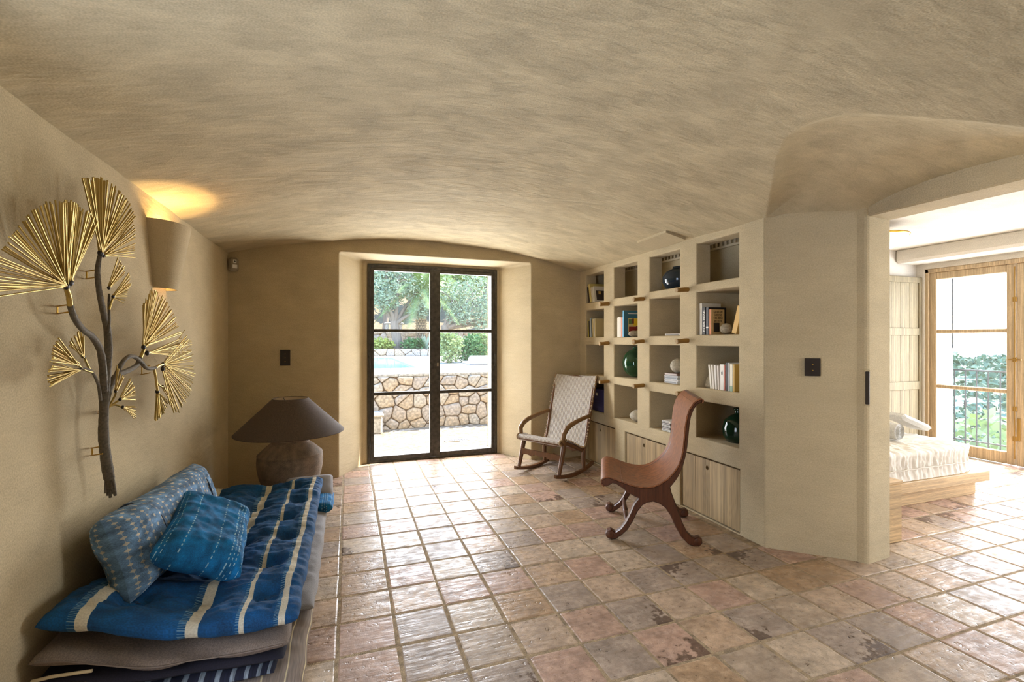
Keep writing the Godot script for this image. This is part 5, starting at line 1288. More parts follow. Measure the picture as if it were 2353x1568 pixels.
func build_futons() -> void:
	var nz := FastNoiseLite.new(); nz.seed = 21; nz.frequency = 0.35; nz.fractal_octaves = 3
	var flat := func(_x: float, _z: float) -> float: return 0.0
	var lay := [
		["taupe_threads", -0.985, -0.165, -3.94, -1.97, 0.0, 0.07, "lowest futon, taupe with thin cream threads, on the tiles", Vector2(1, 1)],
		["navy_bars", -1.01, -0.27, -3.90, -2.0, 0.058, 0.046, "navy futon with pale bars, second from the floor", Vector2(1, 1)],
		["navy", -1.01, -0.24, -3.92, -2.03, 0.092, 0.046, "plain dark navy futon in the middle of the stack", Vector2(1, 1)],
		["taupe", -1.02, -0.225, -3.94, -2.03, 0.122, 0.075, "plain taupe futon under the striped indigo one", Vector2(1, 1)]]
	for a in lay:
		var g := G.new(); var W: float = a[2] - a[1]; var L: float = a[4] - a[3]
		var tf := []
		if a[0] == "taupe": tf = [[-W * 0.22, L / 2 - 0.01, 0.03], [W * 0.14, L / 2 - 0.01, 0.03]]
		if a[0] == "taupe_threads": tf = [[W * 0.12, L / 2 - 0.01, 0.03]]
		var lift := func(x: float, z: float) -> float: return 0.0 if a[5] < 0.01 else (0.10 * smoothstep(0.05, -W / 2, x) * smoothstep(L * 0.1, L / 2, z)) * a[5] / 0.122 + nz.get_noise_2d(x * 5.0 + a[5] * 90.0, z * 2.0) * 0.012
		cushion(g, W, L, a[6], 40, 70, lift, tf, nz, 0.008, a[8], 0.5, 0.0, 12.0, 26.0)
		var o := solo("futon", g, M[a[0]], a[7], "futon", Vector3((a[1] + a[2]) / 2, a[5], (a[3] + a[4]) / 2), "futons in the stack")
		if a[0] == "taupe":
			var c := G.new(); var zz: float = L / 2 + 0.004
			c.tube([Vector3(-0.39, 0.075, zz - 0.01), Vector3(-0.33, 0.085, zz), Vector3(-0.22, 0.08, zz)], [0.006], 6); c.tube([Vector3(-0.39, 0.07, zz - 0.01), Vector3(-0.34, 0.045, zz + 0.01), Vector3(-0.31, 0.01, zz + 0.015), Vector3(-0.315, -0.02, zz + 0.015)], [0.005], 6)
			part("tie_cord", c, M.cord_cotton, o, "cream cotton tie")
			var sm := G.new(); var sp := []
			for k in 60:
				var x := -W / 2 + 0.02 + (W - 0.04) * k / 59.0
				sp.append(Vector3(x, 0.04 + lift.call(x, L / 2) + 0.002, L / 2 + 0.002 + nz.get_noise_2d(x * 6.0, 31.0) * 0.014))
			sm.tube(sp, [0.003], 5); part("seam", sm, M.taupe, o)
	# grey ticking side of a folded quilt and a teal fold showing at the far right of the stack
	var q := G.new(); cushion(q, 0.30, 1.55, 0.065, 18, 50, flat, [], nz, 0.012); solo("ticking_quilt", q, M.grey_ticking, "grey-white ticking quilt edge showing along the stack's open side", "quilt", Vector3(-0.30, 0.068, -3.15))
	q = G.new(); cushion(q, 0.34, 0.36, 0.09, 18, 18, flat, [], nz, 0.01); solo("teal_fold", q, M.teal_cloth, "folded teal cloth sticking out beneath the indigo futon's far end", "cloth", Vector3(-0.28, 0.10, -3.80))
	q = G.new(); cushion(q, 0.34, 0.24, 0.08, 18, 14, flat, [], nz, 0.008); var gp := solo("grey_pillow", q, M.grey_ticking, "small grey ticking pillow tucked behind the indigo futon's far end", "pillow", Vector3(-0.29, 0.17, -3.97)); gp.rotation.x = 0.5
	# top futon
	var tx := 0.82; var tz := 1.92
	var tufts := []
	for j in 6:
		for i in 3: tufts.append([-0.22 + i * 0.24 + (0.02 if j % 2 else -0.02), -0.78 + j * 0.31, 0.06])
	var lift5 := func(x: float, z: float) -> float:
		return 0.13 * smoothstep(0.12, -0.42, x) * smoothstep(0.2, 0.95, z) + 0.02 * smoothstep(-0.55, -1.0, z) * smoothstep(-0.3, 0.2, x) - 0.035 * exp(-pow((x + 0.02 + z * 0.08) / 0.13, 2)) * smoothstep(0.95, 0.3, z)
	q = G.new(); cushion(q, tx, tz, 0.12, 100, 210, lift5, tufts, nz, 0.016, Vector2(1, 2.2), 0.5, 0.0, 10.0, 24.0)
	var tp := solo("futon", q, M.indigo, "tufted indigo futon with cream stripes on top of the stack", "futon", Vector3(-0.60, 0.185, -3.01), "futons in the stack")
	for t in tufts:
		var k := G.new(); var yy: float = lift5.call(t[0], t[1]) + 0.12 - 0.07
		for s in 4: k.tube([Vector3(t[0], yy, t[1]), Vector3(t[0] + cos(s * 1.7) * 0.014, yy + 0.012, t[1] + sin(s * 1.7) * 0.014), Vector3(t[0] + cos(s * 1.7) * 0.026, yy + 0.006, t[1] + sin(s * 1.7) * 0.026)], [0.0025, 0.002, 0.001], 5)
		part("tuft_knot", k, M.piping, tp)
	# long bolster against the wall
	q = G.new(); cushion(q, 0.35, 1.16, 0.22, 40, 100, flat, [], nz, 0.010, Vector2(1, 1), 0.5, 0.03)
	for i in q.t.size(): q.t[i] = Vector2(q.t[i].y * 1.6, q.t[i].x * 1.2)
	var bo := thing("long_bolster", "long faded denim bolster with pale lozenges leaning on the wall", "pillow", Vector3(-0.865, 0.452, -2.83))
	bo.rotation = Vector3(-0.06, 0.0, -PI / 2 + 0.30)
	q.shift(Vector3(0, -0.11, 0)); part("bolster_case", q, M.denim, bo)
	for zz in [-0.36, 0.36]:
		var pp := G.new(); var ring := []
		for k in 41:
			var a := TAU * k / 40.0; var cu := signf(cos(a)) * pow(absf(cos(a)), 0.75); var su := signf(sin(a)) * pow(absf(sin(a)), 0.75)
			ring.append(Vector3(cu * 0.172, su * 0.110 * pow(maxf(0.0, 1.0 - pow(absf(cu), 5.0)), 0.5) , zz + 0.01 * sin(a * 2)))
		pp.tube(ring, [0.005], 6, false); part("piping", pp, M.piping, bo)
	# teal cushion
	q = G.new(); cushion(q, 0.36, 0.60, 0.17, 44, 60, flat, [], nz, 0.014, Vector2(1, 1), 0.5, 0.05)
	q.shift(Vector3(0, -0.085, 0))
	var tc := solo("teal_cushion", q, M.teal_cloth, "teal cushion with dotted white lines lying against the bolster", "pillow", Vector3(-0.64, 0.435, -2.60))
	tc.rotation = Vector3(0.10, 0.12, -0.50)

func build_lamp() -> void:
	var o := thing("table_lamp", "squat clay jar lamp with a wide grey-brown linen shade on the floor", "lamp", Vector3(-0.467, 0, -4.40))
	var g := G.new()
	g.lathe([Vector2(0.0, 0.0), Vector2(0.155, 0.0), Vector2(0.165, 0.01), Vector2(0.19, 0.08), Vector2(0.218, 0.15), Vector2(0.24, 0.21), Vector2(0.254, 0.28), Vector2(0.258, 0.33), Vector2(0.256, 0.37), Vector2(0.252, 0.388)], 64); part("jar_body", g, M.clay_jar, o)
	g = G.new(); g.lathe([Vector2(0.252, 0.386), Vector2(0.256, 0.394), Vector2(0.250, 0.404), Vector2(0.222, 0.43), Vector2(0.185, 0.463), Vector2(0.155, 0.486), Vector2(0.146, 0.498), Vector2(0.15, 0.508), Vector2(0.148, 0.52), Vector2(0.12, 0.522), Vector2(0.0, 0.518)], 64); part("jar_shoulder", g, M.clay_jar, o)
	g = G.new(); g.tube([Vector3(0, 0.515, 0), Vector3(0, 0.66, 0)], [0.02], 12); g.tube([Vector3(0, 0.66, 0), Vector3(0, 0.72, 0)], [0.028], 12); part("lamp_holder", g, M.brass, o)
	g = G.new()
	g.lathe([Vector2(0.43, 0.575), Vector2(0.431, 0.580), Vector2(0.14, 0.862), Vector2(0.137, 0.864), Vector2(0.136, 0.860)], 96); var shd := part("lamp_shade", g, M.shade_linen, o)
	g = G.new(); g.lathe([Vector2(0.137, 0.862), Vector2(0.428, 0.577), Vector2(0.43, 0.575)], 96); part("shade_lining", g, M.shade_lining, shd)
	g = G.new()
	for k in 3: g.tube([Vector3(0, 0.72, 0), Vector3(cos(k * 2.1) * 0.136, 0.855, sin(k * 2.1) * 0.136)], [0.003], 6)
	part("shade_carrier", g, M.iron, shd)
	g = G.new()
	g.tube([Vector3(-0.15, 0.012, 0.06), Vector3(-0.25, 0.008, 0.02), Vector3(-0.33, 0.008, -0.06), Vector3(-0.42, 0.008, -0.09), Vector3(-0.47, 0.01, -0.03), Vector3(-0.44, 0.012, 0.06), Vector3(-0.36, 0.014, 0.08), Vector3(-0.30, 0.01, 0.02), Vector3(-0.35, 0.008, -0.1), Vector3(-0.50, 0.008, -0.2)], [0.006], 8); var flex := part("cord", g, M.cable, o, "brown twisted flex")
	g = G.new(); g.box(Vector3(-0.45, 0.02, 0.045), Vector3(0.03, 0.022, 0.07), 0.008, Basis(Vector3.UP, -0.5)); part("cord_switch", g, M.cable, flex)

func build_rocking_chair() -> void:
	var o := thing("rocking_chair", "walnut rocking chair with a pale woven sling seat", "chair", Vector3(2.015, 0.0, -4.46), -1.05)
	var g: G
	for s in [-1.0, 1.0]:
		var x: float = s * 0.25
		# rocker
		g = G.new(); var poly := PackedVector2Array(); var low := PackedVector2Array()
		for k in 25:
			var z := lerpf(-0.345, 0.335, k / 24.0); var y := 0.40 * z * z + (0.0 if z > 0 else 0.03 * z * z)
			low.append(Vector2(z, y)); poly.append(Vector2(z, y + 0.034))
		poly.reverse(); low.append_array(poly)
		g.xf = Transform3D(Basis(Vector3(0, 0, 1), Vector3(0, 1, 0), Vector3(-1, 0, 0)), Vector3(x, 0, 0)); g.extrude(low, -0.016, 0.016, 0.004)
		part("rocker", g, M.walnut, o)
		g = G.new(); g.tube([Vector3(x, 0.05, 0.275), Vector3(x, 0.18, 0.235), Vector3(x, 0.30, 0.20), Vector3(x, 0.385, 0.19)], [0.019, 0.022, 0.025, 0.024], 10); part("leg", g, M.walnut, o)
		g = G.new(); g.tube([Vector3(x, 0.04, -0.165), Vector3(x, 0.16, -0.16), Vector3(x, 0.27, -0.165)], [0.019, 0.022, 0.022], 10); part("leg", g, M.walnut, o)
		# side frame following the sling
		g = G.new(); g.tube([Vector3(x, 0.36, 0.27), Vector3(x, 0.345, 0.15), Vector3(x, 0.29, 0.0), Vector3(x, 0.235, -0.12), Vector3(x, 0.25, -0.18), Vector3(x, 0.36, -0.22), Vector3(x, 0.55, -0.27), Vector3(x, 0.76, -0.335), Vector3(x, 0.955, -0.405)], [0.02], 10); part("side_rail", g, M.walnut, o)
		# arm
		var xa: float = s * 0.272
		g = G.new(); g.tube([Vector3(s * 0.262, 0.585, -0.285), Vector3(xa, 0.575, -0.24), Vector3(xa, 0.562, -0.12), Vector3(xa, 0.545, 0.0), Vector3(xa, 0.525, 0.10), Vector3(xa, 0.497, 0.175), Vector3(xa, 0.45, 0.222), Vector3(xa - s * 0.01, 0.39, 0.225), Vector3(x, 0.35, 0.20)], [0.017, 0.019, 0.021, 0.022, 0.024, 0.025, 0.024, 0.022, 0.02], 12); part("armrest", g, M.arm_wood, o)
		# laced rope edge
		g = G.new()
		var pr := sling_profile()
		for k in 60:
			var t := k / 59.0 * (pr.size() - 1); var i := mini(int(t), pr.size() - 2); var c: Vector2 = pr[i].lerp(pr[i + 1], t - i)
			g.blob(Vector3(s * 0.266, c.y, c.x), Vector3(0.010, 0.010, 0.010), 6)
		part("rope_edge", g, M.rope_edge, o, "", "stuff")
	# scalloped stretchers
	for a in [[0.232, 0.17, 0.245], [-0.16, 0.19, 0.25]]:
		g = G.new(); var pl := PackedVector2Array([Vector2(-0.24, a[2]), Vector2(0.24, a[2])])
		pl = PackedVector2Array()
		for k in 49:
			var x := -0.24 + 0.48 * k / 48.0
			pl.append(Vector2(x, a[1] + 0.014 * absf(sin(k / 48.0 * PI * 4.0)) + 0.018 * (1.0 if absf(x) < 0.08 else 0.4)))
		pl.append(Vector2(0.24, a[2])); pl.append(Vector2(-0.24, a[2]))
		g.extrude(pl, a[0] - 0.009, a[0] + 0.009, 0.002); part("stretcher", g, M.walnut, o)
	g = G.new(); g.tube([Vector3(-0.25, 0.36, 0.265), Vector3(0.25, 0.36, 0.265)], [0.018], 10); part("front_rail", g, M.walnut, o)
	g = G.new(); g.tube([Vector3(-0.25, 0.95, -0.405), Vector3(0, 0.956, -0.41), Vector3(0.25, 0.95, -0.405)], [0.018], 10); part("crest_rail", g, M.walnut, o)
	# sling
	g = G.new()
	var rows := []; var under := []
	var pr := sling_profile()
	for i in pr.size():
		var row := PackedVector3Array(); var row2 := PackedVector3Array()
		for k in 21:
			var x := -0.266 + 0.532 * k / 20.0; var sag := 0.018 * (1.0 - pow(x / 0.266, 2)) * sin(PI * clampf(float(i) / (pr.size() - 1), 0, 1))
			row.append(Vector3(x, pr[i].y - sag * 0.8, pr[i].x - sag * 0.5)); row2.append(Vector3(x, pr[i].y - sag * 0.8 - 0.014, pr[i].x - sag * 0.5 - 0.010))
		rows.append(row); under.append(row2)
	g.grid(rows, false, false, Vector2.ZERO, Vector2(1, 1), false); g.grid(under, false, false, Vector2.ZERO, Vector2(1, 1), true)
	part("woven_sling", g, M.sling, o, "pale grey woven cord sling")

func sling_profile() -> Array:
	var c := [Vector2(0.262, 0.345), Vector2(0.285, 0.362), Vector2(0.282, 0.385), Vector2(0.25, 0.396), Vector2(0.18, 0.39), Vector2(0.09, 0.36), Vector2(0.0, 0.32), Vector2(-0.07, 0.285), Vector2(-0.125, 0.265), Vector2(-0.165, 0.275), Vector2(-0.19, 0.315), Vector2(-0.21, 0.375), Vector2(-0.24, 0.48), Vector2(-0.27, 0.595), Vector2(-0.31, 0.73), Vector2(-0.35, 0.86), Vector2(-0.378, 0.945), Vector2(-0.392, 0.972), Vector2(-0.41, 0.978), Vector2(-0.425, 0.968), Vector2(-0.43, 0.945)]
	var out := []
	for i in c.size() - 1:
		for k in 3:
			var p0: Vector2 = c[maxi(i - 1, 0)]; var p3: Vector2 = c[mini(i + 2, c.size() - 1)]
			out.append((c[i] as Vector2).cubic_interpolate(c[i + 1], p0, p3, k / 3.0))
	out.append(c[c.size() - 1])
	return out

func build_spoon_chair() -> void:
	var C := Vector3(2.07, 0, -2.90); var turn := -0.529
	var o := thing("leather_slipper_chair", "low mahogany chair with scrolled legs and a curved tan leather seat", "chair", C, turn)
	var ax := Vector3(cos(turn), 0, -sin(turn)); var az := Vector3(sin(turn), 0, cos(turn))
	var half := 0.285
	# the outline of the near side, read where the sight lines meet the plane of that side
	var side := func(p: Vector2) -> Vector2:
		var d := ray(1150.0 + p.x * 0.28064, 840.0 + p.y * 0.28061)
		var P: Vector3 = C + az * half - Vector3(0, EYE, 0)
		var w := d * (P.dot(az) / d.dot(az)) + Vector3(0, EYE, 0)
		return Vector2((w - C).dot(ax), w.y)
	var upper := [[845, 935], [870, 925], [905, 932], [950, 948], [1000, 968], [1060, 990], [1120, 1006], [1190, 1014], [1250, 1008], [1310, 985], [1370, 945], [1420, 895], [1460, 835], [1485, 770], [1500, 690], [1508, 600], [1515, 520], [1528, 440], [1550, 375], [1585, 325], [1620, 298], [1645, 290]]
	var lower := [[1655, 300], [1650, 318], [1615, 335], [1585, 372], [1562, 430], [1550, 500], [1542, 580], [1532, 680], [1515, 770], [1495, 840], [1460, 920], [1430, 965], [1392, 1012], [1400, 1050], [1430, 1130], [1458, 1205], [1490, 1300], [1530, 1380], [1570, 1420], [1595, 1428], [1625, 1418], [1652, 1440], [1655, 1475], [1630, 1500], [1590, 1500], [1540, 1482], [1480, 1420], [1430, 1330], [1390, 1240], [1350, 1180], [1300, 1145], [1250, 1130], [1200, 1138], [1160, 1162], [1120, 1215], [1085, 1290], [1040, 1360], [990, 1405], [945, 1432], [905, 1437], [870, 1420], [858, 1390], [872, 1358], [900, 1350], [925, 1365], [940, 1378], [985, 1345], [1025, 1290], [1060, 1220], [1090, 1150], [1130, 1100], [1085, 1078], [1040, 1050], [990, 1010], [950, 985], [915, 975], [895, 990], [865, 1002], [835, 990], [823, 965], [830, 945]]
	var poly := PackedVector2Array(); var up := []
	for p in upper: up.append(side.call(Vector2(p[0], p[1]))); poly.append(up[up.size() - 1])
	for p in lower: poly.append(side.call(Vector2(p[0], p[1])))
	var ymin := 9.0
	for p in poly: ymin = minf(ymin, p.y)
	# both feet of a side stand on the floor
	var fa: Vector2 = side.call(Vector2(905, 1437)); var fb: Vector2 = side.call(Vector2(1630, 1500))
	var level := func(p: Vector2) -> Vector2: return Vector2(p.x, p.y - lerpf(fa.y, fb.y, (p.x - fa.x) / (fb.x - fa.x)))
	for i in poly.size(): poly[i] = level.call(poly[i])
	for i in up.size(): up[i] = level.call(up[i])
	for s in [1.0, -1.0]:
		var g := G.new(); g.extrude(poly, s * half - (0.045 if s > 0 else 0.0), s * half + (0.045 if s < 0 else 0.0), 0.006)
		var sf := part("side_frame", g, M.mahogany, o)
		for q in [[895, 1393], [1618, 1460]]:
			var c: Vector2 = level.call(side.call(Vector2(q[0], q[1])))
			var d := G.new(); d.xf = Transform3D(Basis(Vector3.RIGHT, PI / 2), Vector3(c.x, c.y, s * half - (0.05 if s > 0 else 0.0) + (0.025 if s > 0 else 0.025))); d.lathe([Vector2(0.0, -0.028), Vector2(0.02, -0.028), Vector2(0.026, -0.024), Vector2(0.026, 0.024), Vector2(0.02, 0.028), Vector2(0.0, 0.028)], 20); part("scroll_foot", d, M.mahogany, sf)
	# leather, nailed over the rails, with a rolled front and top
	var path := []
	for q in [[852, 1000], [826, 978], [828, 948]]: path.append(level.call(side.call(Vector2(q[0], q[1]))))
	path.append_array(up)
	for q in [[1660, 300], [1652, 322]]: path.append(level.call(side.call(Vector2(q[0], q[1]))))
	var rows := []; var und := []
	for i in path.size():
		var a: Vector2 = path[maxi(i - 1, 0)]; var b: Vector2 = path[mini(i + 1, path.size() - 1)]
		var t := (b - a).normalized(); var nn := Vector2(-t.y, t.x)
		var row := PackedVector3Array(); var row2 := PackedVector3Array()
		var deep := sin(PI * clampf((i - 3.0) / (path.size() - 6.0), 0, 1))
		for k in 25:
			var z := lerpf(-half - 0.002, half + 0.002, k / 24.0); var sag := (1.0 - pow(absf(z) / half, 2.5)) * 0.026 * deep
			var e := 0.006 - sag
			var p: Vector2 = path[i] + nn * e; var p2: Vector2 = p - nn * 0.009
			row.append(Vector3(p.x, p.y, z)); row2.append(Vector3(p2.x, p2.y, z))
		rows.append(row); und.append(row2)
	var lg := G.new(); lg.grid(rows, false, false, Vector2.ZERO, Vector2.ONE, false); lg.grid(und, false, false, Vector2.ZERO, Vector2.ONE, true)
	for k in [0, 24]:
		for i in rows.size() - 1:
			if k == 24: lg.quad(und[i][k], und[i + 1][k], rows[i + 1][k], rows[i][k])
			else: lg.quad(und[i + 1][k], und[i][k], rows[i][k], rows[i + 1][k])
	var seat := part("leather_seat", lg, M.leather, o, "tan saddle leather seat and back")
	for i in [7, path.size() - 5]:
		var sg := G.new(); var sp := []
		for k in 25: sp.append(rows[i][k] + Vector3(0, 0.001, 0))
		sg.tube(sp, [0.0022], 6); part("stitched_seam", sg, M.leather, seat)
	# cross rails and turned stretchers
	for q in [[862, 966], [1640, 305], [1250, 1075]]:
		var c: Vector2 = level.call(side.call(Vector2(q[0], q[1])))
		var r := G.new(); r.tube([Vector3(c.x, c.y, -half + 0.02), Vector3(c.x, c.y, half - 0.02)], [0.018 if q[0] != 862 else 0.026], 14); part("cross_rail", r, M.mahogany, o)
	for q in [[1035, 1310], [1470, 1330]]:
		var c: Vector2 = level.call(side.call(Vector2(q[0], q[1])))
		var r := G.new(); r.xf = Transform3D(Basis(Vector3.RIGHT, PI / 2), Vector3(c.x, c.y, 0))
		r.lathe([Vector2(0.008, -0.25), Vector2(0.014, -0.16), Vector2(0.017, -0.06), Vector2(0.010, -0.045), Vector2(0.018, -0.035), Vector2(0.011, -0.02), Vector2(0.020, 0.0), Vector2(0.011, 0.02), Vector2(0.018, 0.035), Vector2(0.010, 0.045), Vector2(0.017, 0.06), Vector2(0.014, 0.16), Vector2(0.008, 0.25)], 14); part("turned_stretcher", r, M.mahogany, o)

func build_sculpture() -> void:
	var base := on_x(245, 1000, -1.045)
	var o := thing("brass_palm_sculpture", "brass wall sculpture of a palm branch with needle fans", "wall sculpture", Vector3(-1.05, base.y, base.z))
	var P := o.position
	var q := RandomNumberGenerator.new(); q.seed = 17
	var X := -0.955
	var limb := func(called: String, pts: Array, r0: float, r1: float, m: Material, depth: Array) -> void:
		var c := Curve3D.new()
		for i in pts.size():
			var x: float = X + lerpf(depth[0], depth[1], float(i) / maxf(1, pts.size() - 1))
			c.add_point(on_x(pts[i][0], pts[i][1], x))
		for i in c.point_count:
			var a := c.get_point_position(maxi(i - 1, 0)); var b := c.get_point_position(mini(i + 1, c.point_count - 1))
			c.set_point_in(i, (a - b) / 6.0); c.set_point_out(i, (b - a) / 6.0)
		var n := pts.size() * 5; var out := []; var rr := []
		for k in n + 1:
			var t := float(k) / n; out.append(c.sample_baked(t * c.get_baked_length(), true)); rr.append(lerpf(r0, r1, t) * (1.0 + q.randf_range(-0.06, 0.06) * (1.0 if r0 > 0.008 else 0.0)))
		var g := G.new(); g.tube(out, rr, 10); g.shift(-P); part(called, g, m, o)
	var bark: Material = M.bark_metal; var br: Material = M.needle_brass
	limb.call("trunk", [[251, 1100], [243, 1050], [238, 1000], [239, 940], [242, 890], [247, 840], [249, 790], [246, 752]], 0.020, 0.013, bark, [0, 0])
	for k in 5: limb.call("rod_end", [[246 + k * 2.5, 1085], [244 + k * 4.5, 1118 + (k % 2) * 6], [243 + k * 5.5, 1134 + (k % 3) * 5]], 0.007, 0.006, bark, [-0.01 + 0.006 * k, -0.012 + 0.007 * k])
	limb.call("branch", [[246, 755], [237, 715], [228, 670], [224, 630], [227, 600], [231, 585]], 0.012, 0.008, bark, [0, 0.02])
	limb.call("branch", [[239, 900], [237, 850], [230, 805], [213, 775], [190, 757], [171, 730], [161, 700]], 0.014, 0.010, bark, [0, 0.02])
	limb.call("branch", [[161, 702], [158, 680], [152, 662]], 0.009, 0.008, br, [0.02, 0.03])
	limb.call("branch", [[243, 920], [252, 890], [268, 864], [294, 852], [314, 840], [323, 822]], 0.014, 0.010, bark, [0, 0.03])
	limb.call("branch", [[266, 866], [276, 842], [290, 824], [305, 819], [322, 830], [337, 846], [357, 846]], 0.010, 0.009, bark, [0, 0.05])
	limb.call("twig", [[323, 822], [330, 805], [333, 798]], 0.008, 0.006, br, [0.03, 0.04])
	limb.call("twig", [[357, 846], [366, 840], [374, 838]], 0.008, 0.006, br, [0.05, 0.06])
	limb.call("twig", [[354, 848], [358, 868], [360, 885], [362, 898]], 0.006, 0.005, br, [0.05, 0.05])
	limb.call("twig", [[360, 880], [366, 886], [374, 890]], 0.004, 0.004, br, [0.05, 0.06])
	limb.call("twig", [[249, 765], [251, 735], [250, 700], [251, 675]], 0.006, 0.004, bark, [0.01, 0.02])
	limb.call("twig", [[251, 712], [256, 695], [260, 684]], 0.004, 0.004, br, [0.02, 0.03])
	limb.call("twig", [[231, 920], [226, 885], [215, 860], [206, 850], [185, 847]], 0.006, 0.004, bark, [0.0, 0.03])
	limb.call("twig", [[207, 851], [199, 835], [194, 822]], 0.004, 0.004, br, [0.02, 0.03])
	limb.call("twig", [[212, 856], [195, 851], [178, 838]], 0.004, 0.004, br, [0.02, 0.03])
	limb.call("twig", [[248, 938], [256, 925], [264, 910], [266, 902]], 0.004, 0.004, br, [0.0, 0.03])
	limb.call("twig", [[248, 938], [262, 928], [274, 920]], 0.004, 0.004, br, [0.0, 0.03])
	limb.call("twig", [[248, 936], [264, 931], [280, 936]], 0.004, 0.004, br, [0.0, 0.03])
	var fans := [
		[[152, 658], [[-62, 686], [-40, 640], [-10, 592], [18, 555], [38, 525], [68, 492], [100, 468], [135, 463], [160, 463], [178, 468]], 46, 0.13, 0.0030],
		[[161, 650], [[150, 462], [166, 465], [185, 480], [203, 488], [220, 500], [228, 512]], 26, 0.08, 0.0030],
		[[231, 582], [[190, 410], [206, 412], [225, 409], [243, 414], [262, 430], [282, 448], [297, 470], [306, 492], [311, 500]], 44, 0.12, 0.0030],
		[[238, 588], [[305, 505], [309, 525], [309, 548], [310, 570], [308, 592]], 14, 0.08, 0.0026],
		[[250, 662], [[268, 592], [278, 602], [285, 614], [288, 626]], 12, 0.05, 0.0022],
		[[260, 682], [[296, 628], [298, 642], [298, 660], [294, 675], [285, 700]], 18, 0.05, 0.0022],
		[[330, 798], [[326, 702], [338, 690], [350, 662], [366, 675], [384, 692], [394, 712], [404, 742], [420, 768]], 42, 0.12, 0.0028],
		[[338, 812], [[412, 775], [428, 790], [440, 782], [436, 806], [430, 818]], 20, 0.09, 0.0026],
		[[374, 838], [[424, 762], [440, 806], [444, 830], [447, 862], [440, 892], [430, 912]], 34, 0.11, 0.0026],
		[[374, 848], [[432, 910], [420, 930], [410, 944], [402, 948], [392, 930]], 20, 0.06, 0.0028],
		[[362, 900], [[354, 966], [362, 962], [370, 956], [380, 942], [388, 926]], 22, 0.05, 0.0028],
		[[374, 888], [[390, 918], [396, 925], [400, 935]], 8, 0.04, 0.0024],
		[[192, 820], [[161, 795], [165, 780], [175, 768], [183, 760], [190, 775]], 18, 0.06, 0.0026],
		[[178, 838], [[134, 778], [128, 790], [120, 812], [118, 830]], 18, 0.06, 0.0026],
		[[180, 851], [[122, 838], [112, 852], [110, 868], [113, 880], [117, 886]], 16, 0.06, 0.0028],
		[[266, 900], [[268, 838], [276, 862], [286, 870]], 9, 0.05, 0.0022],
		[[276, 918], [[298, 870], [305, 884], [309, 898], [311, 912], [311, 924]], 18, 0.05, 0.0020],
		[[282, 936], [[310, 936], [311, 948], [309, 962]], 12, 0.04, 0.0020]]
	for f in fans:
		var g := G.new(); var kn := G.new()
		var b := on_x(f[0][0], f[0][1], X + 0.04)
		kn.blob(b, Vector3(0.010, 0.012, 0.012) * (0.6 if f[2] < 20 else 1.0), 10)
		for k in f[2]:
			var t: float = clampf((k + q.randf_range(-0.3, 0.3)) / (f[2] - 1.0), 0, 1) * (f[1].size() - 1); var i := mini(int(t), f[1].size() - 2)
			var u: float = lerpf(f[1][i][0], f[1][i + 1][0], t - i) + q.randf_range(-3, 3); var v: float = lerpf(f[1][i][1], f[1][i + 1][1], t - i) + q.randf_range(-4, 4)
			var e := on_x(u, v, X + 0.03 + q.randf_range(-0.55, 0.8) * f[3])
			var a := b + Vector3(q.randf_range(-1, 1), q.randf_range(-1, 1), q.randf_range(-1, 1)) * 0.005
			g.tube([a, e], [f[4] * 0.8, f[4]], 5)
		g.shift(-P); kn.shift(-P)
		var fn := part("needle_fan", g, br, o); part("collar", kn, M.collar_metal, fn, "dark burnt collar")
	# wire brackets that hold it off the wall
	for a in [[222, 628, 195, 634], [160, 708, 128, 713], [236, 1034, 208, 1040], [345, 848, 322, 853], [236, 946, 225, 948], [252, 856, 246, 872]]:
		var w := G.new(); var h := 13.0 if a[0] != 236 or a[1] > 1000 else 4.0
		w.tube([on_x(a[0], a[1] - h * 0.6, X), on_x(a[2] + 4, a[1] - h * 0.3, -1.0), on_x(a[2], a[1] - h * 0.3, -1.047)], [0.0028], 6); w.tube([on_x(a[0], a[1] + h * 0.7, X), on_x(a[2] + 4, a[1] + h, -1.0), on_x(a[2], a[1] + h, -1.047)], [0.0028], 6)
		w.tube([on_x(a[2] + 4, a[1] - h * 0.3, -1.01), on_x(a[2] + 4, a[1] + h, -1.01)], [0.0028], 6)
		w.shift(-P); part("wall_bracket", w, M.brass, o)

